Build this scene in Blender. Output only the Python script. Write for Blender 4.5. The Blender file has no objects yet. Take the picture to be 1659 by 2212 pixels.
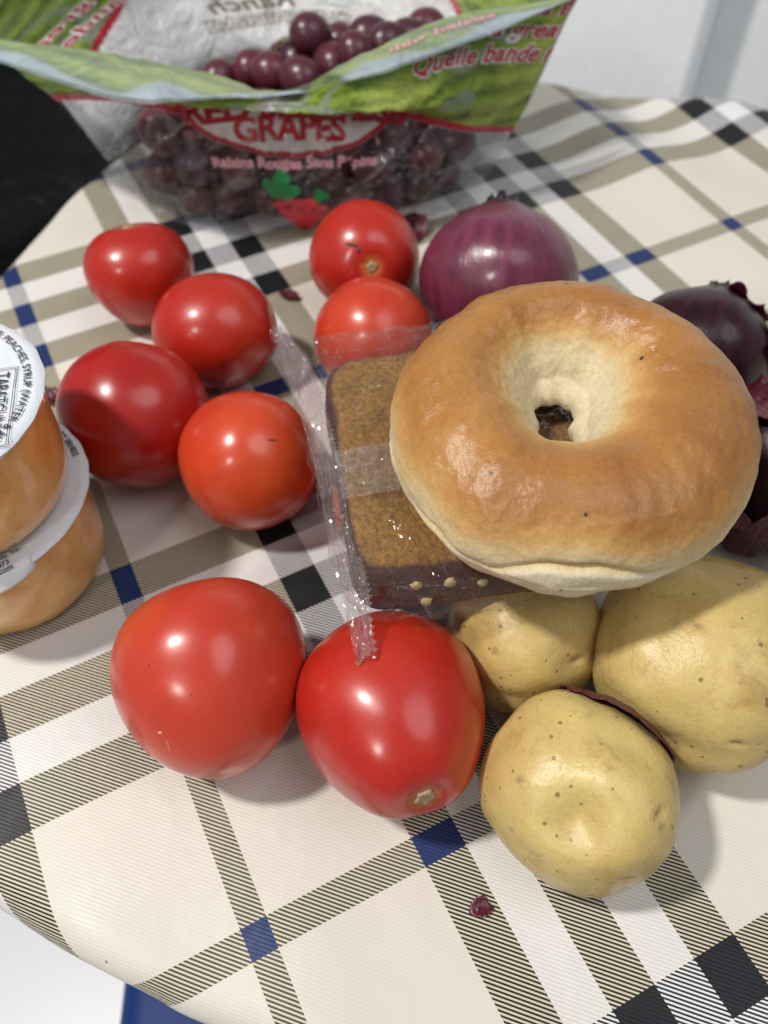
import bpy, bmesh, math, random
import numpy as np
from mathutils import Vector, Matrix, noise
random.seed(7); np.random.seed(7)
scene = bpy.context.scene
COL = scene.collection

# ------------------------------------------------------------------ camera, world, lamps, exposure
CAM = np.array([0.0, 0.0, 0.26592])
RW = np.array([[0.999783, -0.016796, -0.012297], [-0.020816, -0.806689, -0.590610], [0.0, 0.590738, -0.806863]])
F = 1788.2                      # focal length in pixels of a 1659 x 2212 frame
cam_d = bpy.data.cameras.new('camera'); cam = bpy.data.objects.new('camera', cam_d); COL.objects.link(cam)
cam_d.sensor_fit = 'HORIZONTAL'; cam_d.sensor_width = 36; cam_d.lens = 36 * F / 1659
cam_d.clip_start = 0.01; cam_d.clip_end = 50
cam.matrix_world = Matrix(((RW[0][0], -RW[1][0], -RW[2][0], CAM[0]), (RW[0][1], -RW[1][1], -RW[2][1], CAM[1]),
                           (RW[0][2], -RW[1][2], -RW[2][2], CAM[2]), (0, 0, 0, 1)))
cam_d.dof.use_dof = True; cam_d.dof.focus_distance = 0.235; cam_d.dof.aperture_fstop = 13.0
scene.camera = cam

world = bpy.data.worlds.new('World'); scene.world = world; world.use_nodes = True
world.node_tree.nodes['Background'].inputs[0].default_value = (0.93, 0.96, 1.0, 1)
world.node_tree.nodes['Background'].inputs[1].default_value = 0.24

def area(name, loc, target, size, energy, col=(1, 1, 1), shape='DISK'):
    l = bpy.data.lights.new(name, 'AREA'); l.shape = shape; l.size = size; l.energy = energy; l.color = col
    o = bpy.data.objects.new(name, l); COL.objects.link(o); o.location = loc
    o.rotation_euler = (Vector(target) - Vector(loc)).to_track_quat('-Z', 'Y').to_euler()
    return o
area('ceiling_lamp', (-0.95, 0.10, 1.75), (0, 0.2, 0), 0.17, 34, (1.0, 0.962, 0.905))
area('second_lamp', (-0.85, -1.0, 1.25), (0, 0.2, 0), 0.20, 6, (1.0, 0.95, 0.88))
area('soft_fill', (0.9, -0.2, 1.9), (0.05, 0.2, 0), 1.3, 12, (0.95, 0.97, 1.0))  # unseen soft fill, added for broad reflections and brighter whites

scene.view_settings.view_transform = 'Standard'; scene.view_settings.look = 'None'
scene.view_settings.exposure = 0.0; scene.view_settings.gamma = 1.0
scene.view_settings.use_curve_mapping = False
scene.cycles.transparent_max_bounces = 40
scene.cycles.max_bounces = 10
scene.cycles.caustics_reflective = False; scene.cycles.caustics_refractive = False
scene.cycles.use_denoising = True

# ------------------------------------------------------------------ helpers
def ray(px, py):
    return RW.T @ np.array([(px - 829.5) / F, (py - 1106) / F, 1.0])
def on_z(px, py, z):
    v = ray(px, py); return CAM + (z - CAM[2]) / v[2] * v
def on_y(px, py, y):
    v = ray(px, py); return CAM + (y - CAM[1]) / v[1] * v

def link(name, me, parent=None, mat=None, smooth=True):
    o = bpy.data.objects.new(name, me); COL.objects.link(o)
    if parent is not None: o.parent = parent
    if mat is not None and len(me.materials) == 0: me.materials.append(mat)
    if smooth and len(me.polygons): me.polygons.foreach_set('use_smooth', [True] * len(me.polygons))
    return o
def mesh(name, verts, faces):
    me = bpy.data.meshes.new(name); me.from_pydata([tuple(map(float, v)) for v in verts], [], [tuple(map(int, f)) for f in faces]); me.update()
    return me
def empty(name, loc=(0, 0, 0)):
    o = bpy.data.objects.new(name, None); COL.objects.link(o); o.location = loc; o.empty_display_size = 0.01
    return o
def tag(o, label=None, cat=None, group=None, kind=None):
    if label: o['label'] = label
    if cat: o['category'] = cat
    if group: o['group'] = group
    if kind: o['kind'] = kind
    return o
def sstep(a, b, x):
    t = np.clip((np.asarray(x, float) - a) / (b - a), 0, 1); return t * t * (3 - 2 * t)
def nz(p, s, seed=0.0):
    return noise.noise(Vector((p[0] * s + seed, p[1] * s + seed * 1.7, p[2] * s - seed)))
def nzs(P, s, seed=0.0):
    return np.array([nz(p, s, seed) for p in P])
_ico = {}
def ico(n):
    if n not in _ico:
        bm = bmesh.new(); bmesh.ops.create_icosphere(bm, subdivisions=n, radius=1.0)
        V = np.array([v.co[:] for v in bm.verts]); V /= np.linalg.norm(V, axis=1)[:, None]
        Fc = [tuple(v.index for v in f.verts) for f in bm.faces]; bm.free(); _ico[n] = (V, Fc)
    return _ico[n]
def rot_to(axis, spin=0.0):
    """matrix that takes local +Z to axis"""
    q = Vector((0, 0, 1)).rotation_difference(Vector(axis).normalized())
    return np.array((q.to_matrix() @ Matrix.Rotation(spin, 3, 'Z')))
def catmull(knots, pts, x):
    """cubic Hermite through pts at knots, evaluated at x; pts (n, ...)"""
    knots = np.asarray(knots, float); pts = np.asarray(pts, float); n = len(knots)
    tg = np.zeros_like(pts)
    for i in range(n):
        a, b = max(i - 1, 0), min(i + 1, n - 1); tg[i] = (pts[b] - pts[a]) / (knots[b] - knots[a])
    i = np.clip(np.searchsorted(knots, x, side='right') - 1, 0, n - 2)
    h = (knots[i + 1] - knots[i]); t = (x - knots[i]) / h
    sh = (-1,) + (1,) * (pts.ndim - 1); t = t.reshape(sh); h = h.reshape(sh)
    return ((2 * t**3 - 3 * t**2 + 1) * pts[i] + (t**3 - 2 * t**2 + t) * h * tg[i] + (-2 * t**3 + 3 * t**2) * pts[i + 1] + (t**3 - t**2) * h * tg[i + 1])
def grid_faces(nu, nv, wrap=False):
    f = []
    for i in range(nu - (0 if wrap else 1)):
        a, b = i, (i + 1) % nu
        for j in range(nv - 1): f.append((a * nv + j, b * nv + j, b * nv + j + 1, a * nv + j + 1))
    return f
def tube(path, rad, seg=8, cap=True):
    P = [Vector(p) for p in path]; n = len(P); vs = []; fs = []
    rads = rad if hasattr(rad, '__len__') else [rad] * n
    up = Vector((0.3, 0.2, 0.9))
    for i, p in enumerate(P):
        t = (P[min(i + 1, n - 1)] - P[max(i - 1, 0)]).normalized()
        a = t.cross(up).normalized(); b = a.cross(t)
        for k in range(seg):
            w = 2 * math.pi * k / seg; vs.append(p + (a * math.cos(w) + b * math.sin(w)) * rads[i])
    for i in range(n - 1):
        for k in range(seg):
            k2 = (k + 1) % seg; fs.append((i * seg + k, i * seg + k2, (i + 1) * seg + k2, (i + 1) * seg + k))
    if cap: fs.append(tuple(range(seg - 1, -1, -1))); fs.append(tuple((n - 1) * seg + k for k in range(seg)))
    return vs, fs
def rounded_box(sx, sy, sz, r, seg=4):
    bm = bmesh.new(); bmesh.ops.create_cube(bm, size=1.0)
    for v in bm.verts: v.co = Vector((v.co.x * sx, v.co.y * sy, v.co.z * sz))
    bmesh.ops.bevel(bm, geom=bm.edges[:], offset=r, segments=seg, profile=0.5, affect='EDGES')
    me = bpy.data.meshes.new('box'); bm.to_mesh(me); bm.free(); return me
def text_geo(body, size, bold=0.0, shear=0.0, spacing=1.0):
    """lettering as a flat mesh: 2-D vertices (centred on x, baseline 0) and faces"""
    cu = bpy.data.curves.new('t', 'FONT'); cu.body = body; cu.size = size; cu.offset = bold; cu.shear = shear
    cu.space_character = spacing; cu.align_x = 'CENTER'; cu.resolution_u = 3; cu.fill_mode = 'FRONT'
    o = bpy.data.objects.new('t', cu); COL.objects.link(o)
    dg = bpy.context.evaluated_depsgraph_get(); me = bpy.data.meshes.new_from_object(o.evaluated_get(dg))
    V = np.array([v.co[:2] for v in me.vertices]); Fc = [tuple(p.vertices) for p in me.polygons]
    bpy.data.objects.remove(o); bpy.data.curves.remove(cu); bpy.data.meshes.remove(me)
    return V, Fc

# ------------------------------------------------------------------ node helper
class NB:
    def __init__(s, name):
        s.m = bpy.data.materials.new(name); s.m.use_nodes = True; s.t = s.m.node_tree; s.t.nodes.clear()
        s.out = s.t.nodes.new('ShaderNodeOutputMaterial')
    def n(s, typ, ins=None, **kw):
        nd = s.t.nodes.new('ShaderNode' + typ)
        for k, v in kw.items(): setattr(nd, k, v)
        for k, v in (ins or {}).items(): s.put(nd.inputs[k], v)
        return nd
    def put(s, sock, v):
        if isinstance(v, bpy.types.NodeSocket): s.t.links.new(v, sock)
        elif isinstance(v, (tuple, list)) and len(v) == 3 and sock.type == 'RGBA': sock.default_value = (*v, 1)
        else: sock.default_value = v
    def math(s, op, a, b=None, c=None, clamp=False):
        nd = s.n('Math', operation=op, use_clamp=clamp); s.put(nd.inputs[0], a)
        if b is not None: s.put(nd.inputs[1], b)
        if c is not None: s.put(nd.inputs[2], c)
        return nd.outputs[0]
    def mix(s, f, a, b, typ='RGBA', blend='MIX'):
        nd = s.n('Mix', data_type=typ, blend_type=blend) if typ == 'RGBA' else s.n('Mix', data_type=typ)
        i = {'RGBA': (0, 6, 7, 2), 'FLOAT': (0, 2, 3, 0)}[typ]
        s.put(nd.inputs[i[0]], f); s.put(nd.inputs[i[1]], a); s.put(nd.inputs[i[2]], b); return nd.outputs[i[3]]
    def noise(s, scale, detail=3, rough=0.55, vec=None, dist=0.0):
        nd = s.n('TexNoise', {'Scale': scale, 'Detail': detail, 'Roughness': rough, 'Distortion': dist})
        if vec is not None: s.put(nd.inputs['Vector'], vec)
        return nd.outputs['Fac']
    def vor(s, scale, vec=None, feature='F1', rnd=1.0):
        nd = s.n('TexVoronoi', {'Scale': scale, 'Randomness': rnd}, feature=feature)
        if vec is not None: s.put(nd.inputs['Vector'], vec)
        return nd
    def ramp(s, fac, stops, interp='LINEAR'):
        nd = s.n('ValToRGB'); r = nd.color_ramp; r.interpolation = interp
        while len(r.elements) < len(stops): r.elements.new(0.5)
        for e, (p, c) in zip(r.elements, stops):
            e.position = p; e.color = (*c, 1) if hasattr(c, '__len__') else (c, c, c, 1)
        s.put(nd.inputs[0], fac); return nd.outputs[0]
    def obj(s): return s.n('TexCoord').outputs['Object']
    def attr(s, name):
        return s.n('Attribute', attribute_name=name, attribute_type='GEOMETRY')
    def bump(s, h, strength, dist, normal=None):
        nd = s.n('Bump', {'Height': h, 'Strength': strength, 'Distance': dist})
        if normal is not None: s.put(nd.inputs['Normal'], normal)
        return nd.outputs[0]
    def bsdf(s, **ins):
        nd = s.n('BsdfPrincipled')
        for k, v in ins.items(): s.put(nd.inputs[k.replace('_', ' ')], v)
        return nd.outputs[0]
    def done(s, sh): s.t.links.new(sh, s.out.inputs['Surface']); return s.m

def plain(name, col, rough=0.5, **kw):
    b = NB(name); o = b.obj()
    c = b.mix(b.noise(60, 3, vec=o), col, tuple(min(1, x * 0.86) for x in col))
    return b.done(b.bsdf(Base_Color=c, Roughness=rough, **kw))

# ------------------------------------------------------------------ plaid tablecloth (one fitted sheet over the table edge)
S = 0.175; CA, SA = math.cos(math.radians(25.8679)), math.sin(math.radians(25.8679)); ASP = 1.16512; D3 = 0.1608
def mat_cloth():
    b = NB('plaid_vinyl')
    uv = b.n('UVMap', uv_map='plan').outputs[0]
    sp = b.n('SeparateXYZ', {0: uv}); X, Y = sp.outputs[0], sp.outputs[1]
    uw = b.math('ADD', b.math('ADD', b.math('MULTIPLY', X, CA), b.math('MULTIPLY', Y, SA)), 0.0932663 * S)
    vw = b.math('ADD', b.math('ADD', b.math('MULTIPLY', X, -SA), b.math('MULTIPLY', Y, CA)), -0.3155766 * S)
    ph = b.math('FRACT', b.math('DIVIDE', b.math('ADD', uw, vw), 0.00110 * 1.41421))
    weave = b.math('LESS_THAN', ph, 0.5)
    cream, white, black, navy = (0.66, 0.622, 0.558), (0.72, 0.718, 0.73), (0.011, 0.012, 0.015), (0.018, 0.036, 0.13)
    straw, grey = (0.60, 0.545, 0.41), (0.050, 0.050, 0.045)
    def stripes(x):
        g = b.math('FRACT', b.math('ADD', x, 0.5))                     # 0.5 = thin line
        thin = b.math('COMPARE', g, 0.5, 0.0235)
        h = b.math('ABSOLUTE', b.math('SUBTRACT', b.math('FRACT', x), 0.5))   # 0 = middle wide stripe
        w1 = b.math('LESS_THAN', h, 0.0405)
        w2 = b.math('COMPARE', h, D3, 0.0405)
        wide = b.math('MAXIMUM', w1, w2)
        gap = b.math('LESS_THAN', h, D3)
        return thin, wide, gap
    tu, wu, gu = stripes(b.math('DIVIDE', uw, S)); tv, wv, gv_ = stripes(b.math('DIVIDE', vw, S * ASP))
    bu, bv = b.math('MAXIMUM', tu, wu), b.math('MAXIMUM', tv, wv)
    def yarn(t_, w_, g_, other):      # colour of one set of yarns; 'other' = a stripe crosses here
        c = b.mix(g_, b.mix(other, cream, straw), white); c = b.mix(t_, c, b.mix(other, grey, navy)); return b.mix(w_, c, black)
    c = b.mix(weave, yarn(tu, wu, gu, bv), yarn(tv, wv, gv_, bu))
    nav = b.math('MAXIMUM', b.math('MULTIPLY', tu, bv), b.math('MULTIPLY', tv, bu)); c = b.mix(b.math('MULTIPLY', nav, 0.8), c, navy)
    # wear: grey smudges, tiny crumbs
    o3 = b.n('CombineXYZ', {0: X, 1: Y}).outputs[0]
    sm = b.ramp(b.noise(9, 4, 0.6, o3), [(0.35, 0.90), (0.7, 1.0)])
    c = b.mix(1.0, c, sm, blend='MULTIPLY')
    v = b.vor(120, o3); cr = b.math('LESS_THAN', v.outputs['Distance'], 0.06)
    pick = b.math('GREATER_THAN', b.n('SeparateColor', {0: v.outputs['Color']}).outputs[0], 0.93)
    c = b.mix(b.math('MULTIPLY', b.math('MULTIPLY', cr, pick), 0.75), c, (0.16, 0.11, 0.09))
    rib = b.math('SINE', b.math('MULTIPLY', ph, 6.28318))
    nrm = b.bump(rib, 0.22, 0.00012)
    nrm = b.bump(b.noise(30, 3, vec=o3), 0.35, 0.0035, nrm)
    rg = b.ramp(b.noise(25, 4, vec=o3), [(0.3, 0.34), (0.7, 0.48)])
    return b.done(b.bsdf(Base_Color=c, Roughness=rg, Normal=nrm, Specular_IOR_Level=0.22))
def build_cloth():
    ctrl = np.array([(-0.199, 0.345), (-0.184, 0.390), (-0.168, 0.434), (-0.124, 0.496), (-0.02, 0.537), (0.110, 0.537), (0.194, 0.513), (0.241, 0.495),
                     (0.36, 0.42), (0.44, 0.29), (0.43, 0.14), (0.34, 0.03), (0.22, -0.028), (0.10, -0.028), (0.015, 0.000), (-0.0525, 0.022),
                     (-0.071, 0.030), (-0.096, 0.041), (-0.118, 0.0525), (-0.165, 0.078), (-0.212, 0.125), (-0.236, 0.195), (-0.226, 0.275)])
    n = len(ctrl); k = np.arange(n + 7) - 3; P = ctrl[k % n]
    NA = 260; xs = np.linspace(0, n, NA, endpoint=False); out = catmull(k, P, xs)
    tg = np.roll(out, -1, 0) - np.roll(out, 1, 0); nr = np.stack([-tg[:, 1], tg[:, 0]], 1); nr /= np.linalg.norm(nr, axis=1)[:, None]
    r = 0.010; inner = out - nr * r; C = np.array([0.08, 0.24])
    verts = []; uvs = []; rings = 70
    for a in range(NA):
        for j in range(rings):
            s = (j / (rings - 1)) ** 0.7; p = C + (inner[a] - C) * s; verts.append((p[0], p[1], 0)); uvs.append(p)
        for j in range(1, 15):
            w = math.pi * j / 14; q = inner[a] + nr[a] * r * math.sin(w); verts.append((q[0], q[1], -r * (1 - math.cos(w)))); uvs.append(inner[a] + nr[a] * r * w)
        for j in range(1, 4):
            q = inner[a] - nr[a] * 0.012 * j; verts.append((q[0], q[1], -2 * r - 0.0005 * j)); uvs.append(inner[a] + nr[a] * (r * math.pi + 0.012 * j))
    V = np.array(verts); U = np.array(uvs); nv = rings + 17
    # the far right of the sheet lies loose: low waves that die out towards the food
    d = sstep(0.36, 0.5, V[:, 1]) * sstep(0.05, 0.16, V[:, 0])
    V[:, 2] += d * 0.004 * np.sin(V[:, 0] * 60 + V[:, 1] * 40)
    near = sstep(0.045, -0.01, V[:, 1] + 0.47 * V[:, 0]) * (V[:, 2] > -0.02)
    V[:, 2] -= near * 0.0015 * (1 + np.sin(V[:, 0] * 90))
    me = mesh('tablecloth', V, grid_faces(NA, nv, True))
    uvl = me.uv_layers.new(name='plan'); idx = np.zeros(len(me.loops), int); me.loops.foreach_get('vertex_index', idx)
    uvl.data.foreach_set('uv', U[idx].ravel())
    bm = bmesh.new(); bm.from_mesh(me); bmesh.ops.recalc_face_normals(bm, faces=bm.faces)
    bm.to_mesh(me); bm.free()
    o = link('tablecloth', me, None, mat_cloth())
    tag(o, 'cream plaid vinyl tablecloth with black, white and navy stripes under the food', 'tablecloth')
build_cloth()

# ------------------------------------------------------------------ what shows beyond the table: floor, cabinet, two chairs
def build_setting():
    b = NB('pale_floor'); o = b.obj()
    c = b.mix(b.noise(2.5, 4, vec=o), (0.86, 0.88, 0.91), (0.80, 0.82, 0.85))
    fm = b.done(b.bsdf(Base_Color=c, Roughness=0.35))
    f = link('floor', mesh('floor', [(-4, -3, -0.72), (4, -3, -0.72), (4, 6, -0.72), (-4, 6, -0.72)], [(0, 1, 2, 3)]), None, fm)
    tag(f, kind='structure')
    # white cabinet: its corner stands upright behind the far edge of the table
    cab = empty('cabinet', (0.30, 0.80, -0.72))
    tag(cab, 'white cabinet standing behind the far edge of the table', 'cabinet')
    wm = plain('white_enamel', (0.93, 0.94, 0.95), 0.3)
    def box(name, x0, x1, y0, y1, z0, z1, parent, mat, rz=0.0, bev=0.006):
        me = rounded_box(x1 - x0, y1 - y0, z1 - z0, bev, 3); o = link(name, me, parent, mat)
        o.location = ((x0 + x1) / 2, (y0 + y1) / 2, (z0 + z1) / 2); return o
    box('side_panel', -0.55, 0.0, 0.0, 0.5, 0.0, 1.1, cab, wm)
    box('door', -0.05, 0.52, 0.06, 0.5, 0.06, 1.1, cab, plain('shaded_white_enamel', (0.78, 0.80, 0.81), 0.3))  # cabinet white darkened: shade of the right side put into the colour
    box('plinth', 0.004, 0.50, 0.09, 0.5, 0.0, 0.055, cab, wm)
    cab.rotation_euler.z = math.radians(-30)
    # black chair behind the left edge
    bmat = NB('black_leatherette'); o = bmat.obj()
    nrm = bmat.bump(bmat.noise(260, 3, vec=o), 0.3, 0.001); nrm = bmat.bump(bmat.noise(16, 4, 0.6, o, 1.5), 0.6, 0.02, nrm)
    bmat = bmat.done(bmat.bsdf(Base_Color=(0.004, 0.0045, 0.005), Roughness=0.5, Normal=nrm, Specular_IOR_Level=0.12))
    ch = empty('chair', (-0.36, 0.80, -0.72))
    tag(ch, 'black padded chair beside the left edge of the table', 'chair')
    st = link('seat', rounded_box(0.44, 0.46, 0.07, 0.03, 5), ch, bmat); st.location = (-0.02, 0, 0.56)
    for sx in (-1, 1):
        for sy in (-1, 1):
            l = link('leg', mesh('leg', *tube([(sx * 0.19, sy * 0.2, 0.56), (sx * 0.21, sy * 0.22, 0)], 0.012)), ch, plain('black_steel', (0.02, 0.02, 0.02), 0.4, Metallic=0.6))
    bk = link('backrest', rounded_box(0.05, 0.44, 0.42, 0.024, 5), ch, bmat); bk.location = (-0.27, 0, 0.86); bk.rotation_euler.y = math.radians(-8)
    for sy in (-1, 1): link('back_post', mesh('post', *tube([(-0.22, sy * 0.16, 0.55), (-0.262, sy * 0.16, 0.8)], 0.011)), ch, bmat)
    ch.rotation_euler.z = math.radians(-39)
    # blue chair below the near edge
    bl = NB('blue_plastic'); o = bl.obj()
    nrm = bl.bump(bl.noise(700, 2, vec=o), 0.25, 0.0004)
    bl = bl.done(bl.bsdf(Base_Color=(0.006, 0.030, 0.155), Roughness=0.5, Normal=nrm, Specular_IOR_Level=0.2))
    bc = empty('chair', (0.074, 0.116, -0.72))
    tag(bc, 'blue plastic chair tucked under the near edge of the table', 'chair')
    s2 = link('seat', rounded_box(0.42, 0.40, 0.035, 0.017, 5), bc, bl); s2.location = (-0.015, -0.03, 0.46)
    for sx in (-1, 1):
        for sy in (-1, 1): link('leg', mesh('leg', *tube([(sx * 0.17, sy * 0.16, 0.45), (sx * 0.2, sy * 0.19, 0)], [0.016, 0.012])), bc, bl)
    bc.rotation_euler.z = math.radians(2)
build_setting()

# ------------------------------------------------------------------ tomatoes
def mat_tomato(name, c1, c2, c3, seed):
    b = NB(name); o = b.obj(); o = b.n('VectorMath', {0: o, 1: (seed, seed * 2, seed * 3)}, operation='ADD').outputs[0]
    big = b.noise(22, 3, 0.5, o); c = b.mix(b.ramp(big, [(0.32, 0.0), (0.68, 1.0)]), c1, c2)
    hue = b.noise(11, 2, 0.5, o, 0.5); c = b.mix(b.ramp(hue, [(0.47, 0.0), (0.72, 0.6)]), c, c3)
    sp = b.vor(900, o); dots = b.math('LESS_THAN', sp.outputs['Distance'], 0.16)
    c = b.mix(b.math('MULTIPLY', dots, 0.10), c, (0.85, 0.35, 0.10)); drk = b.ramp(b.noise(38, 5, 0.65, o, 1.3), [(0.50, 0.0), (0.72, 0.55)]); c = b.mix(drk, c, c2)
    # small dark nicks
    v2 = b.vor(130, o); nick = b.math('LESS_THAN', b.math('ADD', v2.outputs['Distance'], b.math('MULTIPLY', b.noise(900, 2, vec=o), 0.06)), 0.075)
    pk = b.math('GREATER_THAN', b.n('SeparateColor', {0: v2.outputs['Color']}).outputs[0], 0.86)
    c = b.mix(b.math('MULTIPLY', b.math('MULTIPLY', nick, pk), 0.6), c, (0.10, 0.01, 0.01))
    # corky ring round the stem scar (vertex attribute)
    st = b.attr('scar').outputs['Fac']
    ring = b.math('ADD', st, b.math('MULTIPLY', b.math('SUBTRACT', b.noise(420, 3, vec=o), 0.5), 0.55))
    c = b.mix(b.ramp(ring, [(0.35, 0.0), (0.75, 0.8)]), c, (0.50, 0.17, 0.03))
    nrm = b.bump(b.noise(420, 2, vec=o), 0.05, 0.0004); nrm = b.bump(big, 0.5, 0.0024, nrm)
    rg = b.ramp(b.noise(60, 4, vec=o), [(0.3, 0.28), (0.75, 0.42)])
    return b.done(b.bsdf(Base_Color=c, Roughness=rg, Normal=nrm, Subsurface_Weight=0.12, Subsurface_Radius=(0.006, 0.002, 0.001),
                         Subsurface_Scale=0.6, Coat_Weight=0.45, Coat_Roughness=0.19, IOR=1.42))
def mat_scar():
    b = NB('stem_scar'); o = b.obj()
    c = b.mix(b.noise(700, 3, vec=o), (0.55, 0.40, 0.26), (0.22, 0.12, 0.06))
    nrm = b.bump(b.noise(900, 3, vec=o), 0.8, 0.0006)
    return b.done(b.bsdf(Base_Color=c, Roughness=0.6, Normal=nrm))
SCAR = mat_scar()
def tomato(label, px, py, r, axis, el=1.0, wide=1.0, taper=0.0, lobes=4, lob=0.012, spin=0.0, pal=0, seed=1.0, dents=(), dimple=0.10, dxy=(0, 0), scar=0.105):
    """axis = direction of the stem end; el = length along axis / width; taper>0 narrows the blossom end"""
    V, Fc = ico(5); V = V.copy()
    th = np.arccos(np.clip(V[:, 2], -1, 1)); ph = np.arctan2(V[:, 1], V[:, 0])
    rad = np.ones(len(V))
    rad *= 1 + lob * np.cos(lobes * ph + seed) * np.sin(th) ** 1.5 * (0.6 + 0.4 * np.cos(th))
    rad -= dimple * np.exp(-(th / 0.26) ** 2) + 0.03 * np.exp(-((math.pi - th) / 0.2) ** 2)
    rad += 0.012 * nzs(V, 1.6, seed) * 2
    for (dv, depth, wd) in dents:
        dv = np.array(dv) / np.linalg.norm(dv); an = np.arccos(np.clip(V @ dv, -1, 1)); rad -= depth * np.exp(-(an / wd) ** 2)
    P = V * rad[:, None] * r
    P[:, 2] *= el; k = 1 + taper * (V[:, 2]) ; P[:, 0] *= k * wide; P[:, 1] *= k
    R = rot_to(axis, spin); Q = P @ R.T
    zc = -Q[:, 2].min() - 0.0004
    C = on_z(px, py, (Q[:, 2].max() + Q[:, 2].min()) / 2 + zc)
    loc = (C[0] + dxy[0], C[1] + dxy[1], zc)
    me = mesh('skin', Q, Fc)
    at = me.attributes.new('scar', 'FLOAT', 'POINT'); at.data.foreach_set('value', (np.exp(-(th / 0.24) ** 2)).astype(np.float32))
    root = empty('tomato', loc); tag(root, label, 'tomato', 'tomatoes on the tablecloth')
    pals = [((0.47, 0.024, 0.010), (0.37, 0.011, 0.008), (0.54, 0.060, 0.012)), ((0.56, 0.056, 0.016), (0.45, 0.024, 0.011), (0.56, 0.080, 0.015)),
            ((0.40, 0.010, 0.008), (0.31, 0.005, 0.006), (0.46, 0.022, 0.010)), ((0.55, 0.060, 0.028), (0.46, 0.032, 0.014), (0.58, 0.095, 0.022))]
    link('skin', me, root, mat_tomato('tomato_skin', *pals[pal], seed * 3.1))
    # stem scar disc: shallow corky star in the dimple
    n = 22; sv = [(0, 0, 0.0)]; sf = []
    for ring, rr in enumerate((0.45, 0.8, 1.0)):
        for i in range(n):
            w = 2 * math.pi * i / n; q = rr * r * scar * (1 + 0.18 * math.sin(5 * w + seed) + 0.1 * random.uniform(-1, 1))
            sv.append((q * math.cos(w), q * math.sin(w), (0.0012 if ring < 1 else (0.0009 if ring == 1 else -0.0012)) + random.uniform(-1, 1) * 0.0002))
    for i in range(n):
        j = (i + 1) % n; sf.append((0, 1 + i, 1 + j))
        for ring in (0, 1): a = 1 + ring * n; sf.append((a + i, a + n + i, a + n + j, a + j))
    zt = r * el * (1 - dimple)
    sv = (np.array(sv) + np.array([0, 0, zt])) @ R.T
    link('stem_scar', mesh('stem_scar', sv, sf), root, SCAR)
    return root
def blemish(root, off, w, h, ang, col=(0.03, 0.006, 0.006)):
    # small dry scar on the skin where the ball shows offset off = (right, down)
    sk = [c for c in root.children if c.name.startswith('skin')][0]; co = np.array([v.co[:] for v in sk.data.vertices]); d = cdir(*off)
    i = int(np.argmax(co @ d / np.linalg.norm(co, axis=1))); n = Vector(sk.data.vertices[i].normal); p = Vector(co[i]); t = n.orthogonal().normalized(); u = n.cross(t)
    right = Vector(RW[0]); t = (right - n * right.dot(n)).normalized(); u = n.cross(t); vs = [p + n * 0.00025]; m = 18
    for k in range(m):
        a = 2 * math.pi * k / m; q = 1 + 0.5 * noise.noise(Vector((math.cos(a) * 2, math.sin(a) * 2, w * 4000)))
        x, y = w * q * math.cos(a), h * q * math.sin(a); x, y = x * math.cos(ang) - y * math.sin(ang), x * math.sin(ang) + y * math.cos(ang)
        vs.append(p + t * x + u * y - n * 0.0001)
    link('blemish', mesh('blemish', vs, [(0, 1 + k, 1 + (k + 1) % m) for k in range(m)]), root, plain('dry_scar', col, 0.6))
def cdir(x, y):          # direction seen at offset (x right, y down) on a unit ball, in world axes
    return RW.T @ np.array([x, y, -math.sqrt(max(0.05, 1 - x * x - y * y))])
tomato('small red tomato at the back left with its stem scar on top', 305, 592, 0.0246, (-0.12, 0.42, 0.895), el=0.95, taper=0.13, lobes=3, lob=0.02, pal=0, seed=1)
tomato('oval orange red tomato lying between the back left tomato and the cake wrapper', 467, 716, 0.0243, (0.93, 0.1, 0.12), el=1.13, taper=-0.03, pal=0, seed=2)
tomato('dark red round tomato right beside the fruit cups', 275, 900, 0.0293, (0.15, 0.85, 0.45), el=0.97, pal=2, seed=3, lob=0.01, dxy=(0.003, 0.001))
t4 = tomato('orange red tomato with a dented side touching the left edge of the cake wrapper', 540, 994, 0.0266, (0.55, 0.75, 0.1), el=0.98, pal=1, seed=4, lobes=5, lob=0.02, dents=(((0.55, -0.2, 0.6), 0.04, 0.35),))
t5 = tomato('glossy red tomato with a dark scratch against the front of the grape bag', 788, 558, 0.0257, (0.15, -0.88, 0.45), el=0.96, pal=0, seed=5)
tomato('pale orange red tomato half hidden behind the cake and the bagel', 806, 735, 0.0250, (-0.1, 0.8, -0.3), el=1.0, pal=1, seed=6, dxy=(0, 0.002))
t7 = tomato('large light red tomato standing alone at the front left', 460, 1465, 0.0297, (-0.20, 0.92, 0.10), el=1.02, taper=0.16, pal=3, seed=7, lobes=3, lob=0.015, dimple=0.02, dents=(((0.8, -0.45, -0.3), 0.05, 0.5),))
tomato('large deep red tomato with a pale stem scar facing the viewer at the front', 852, 1551, 0.0283, (0.265, -0.92, 0.26), el=1.10, taper=-0.16, pal=0, seed=8, lobes=4, lob=0.02, scar=0.12)
tomato('tomato almost wholly hidden underneath the wrapped cake', 848, 1088, 0.0222, (0.3, 0.5, -0.7), el=1.0, pal=1, seed=9)

blemish(t5, (-0.20, 0.10), 0.0030, 0.0009, -0.25); blemish(t5, (-0.10, 0.16), 0.0014, 0.0012, 0.4); blemish(t4, (0.42, -0.22), 0.0018, 0.0004, 0.1)
blemish(t7, (-0.33, 0.36), 0.0010, 0.0006, 0.5, (0.75, 0.35, 0.22)); blemish(t7, (-0.30, 0.50), 0.0005, 0.0022, 0.2, (0.62, 0.16, 0.07)); blemish(t7, (-0.45, -0.30), 0.0004, 0.0004, 0.5)
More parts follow.
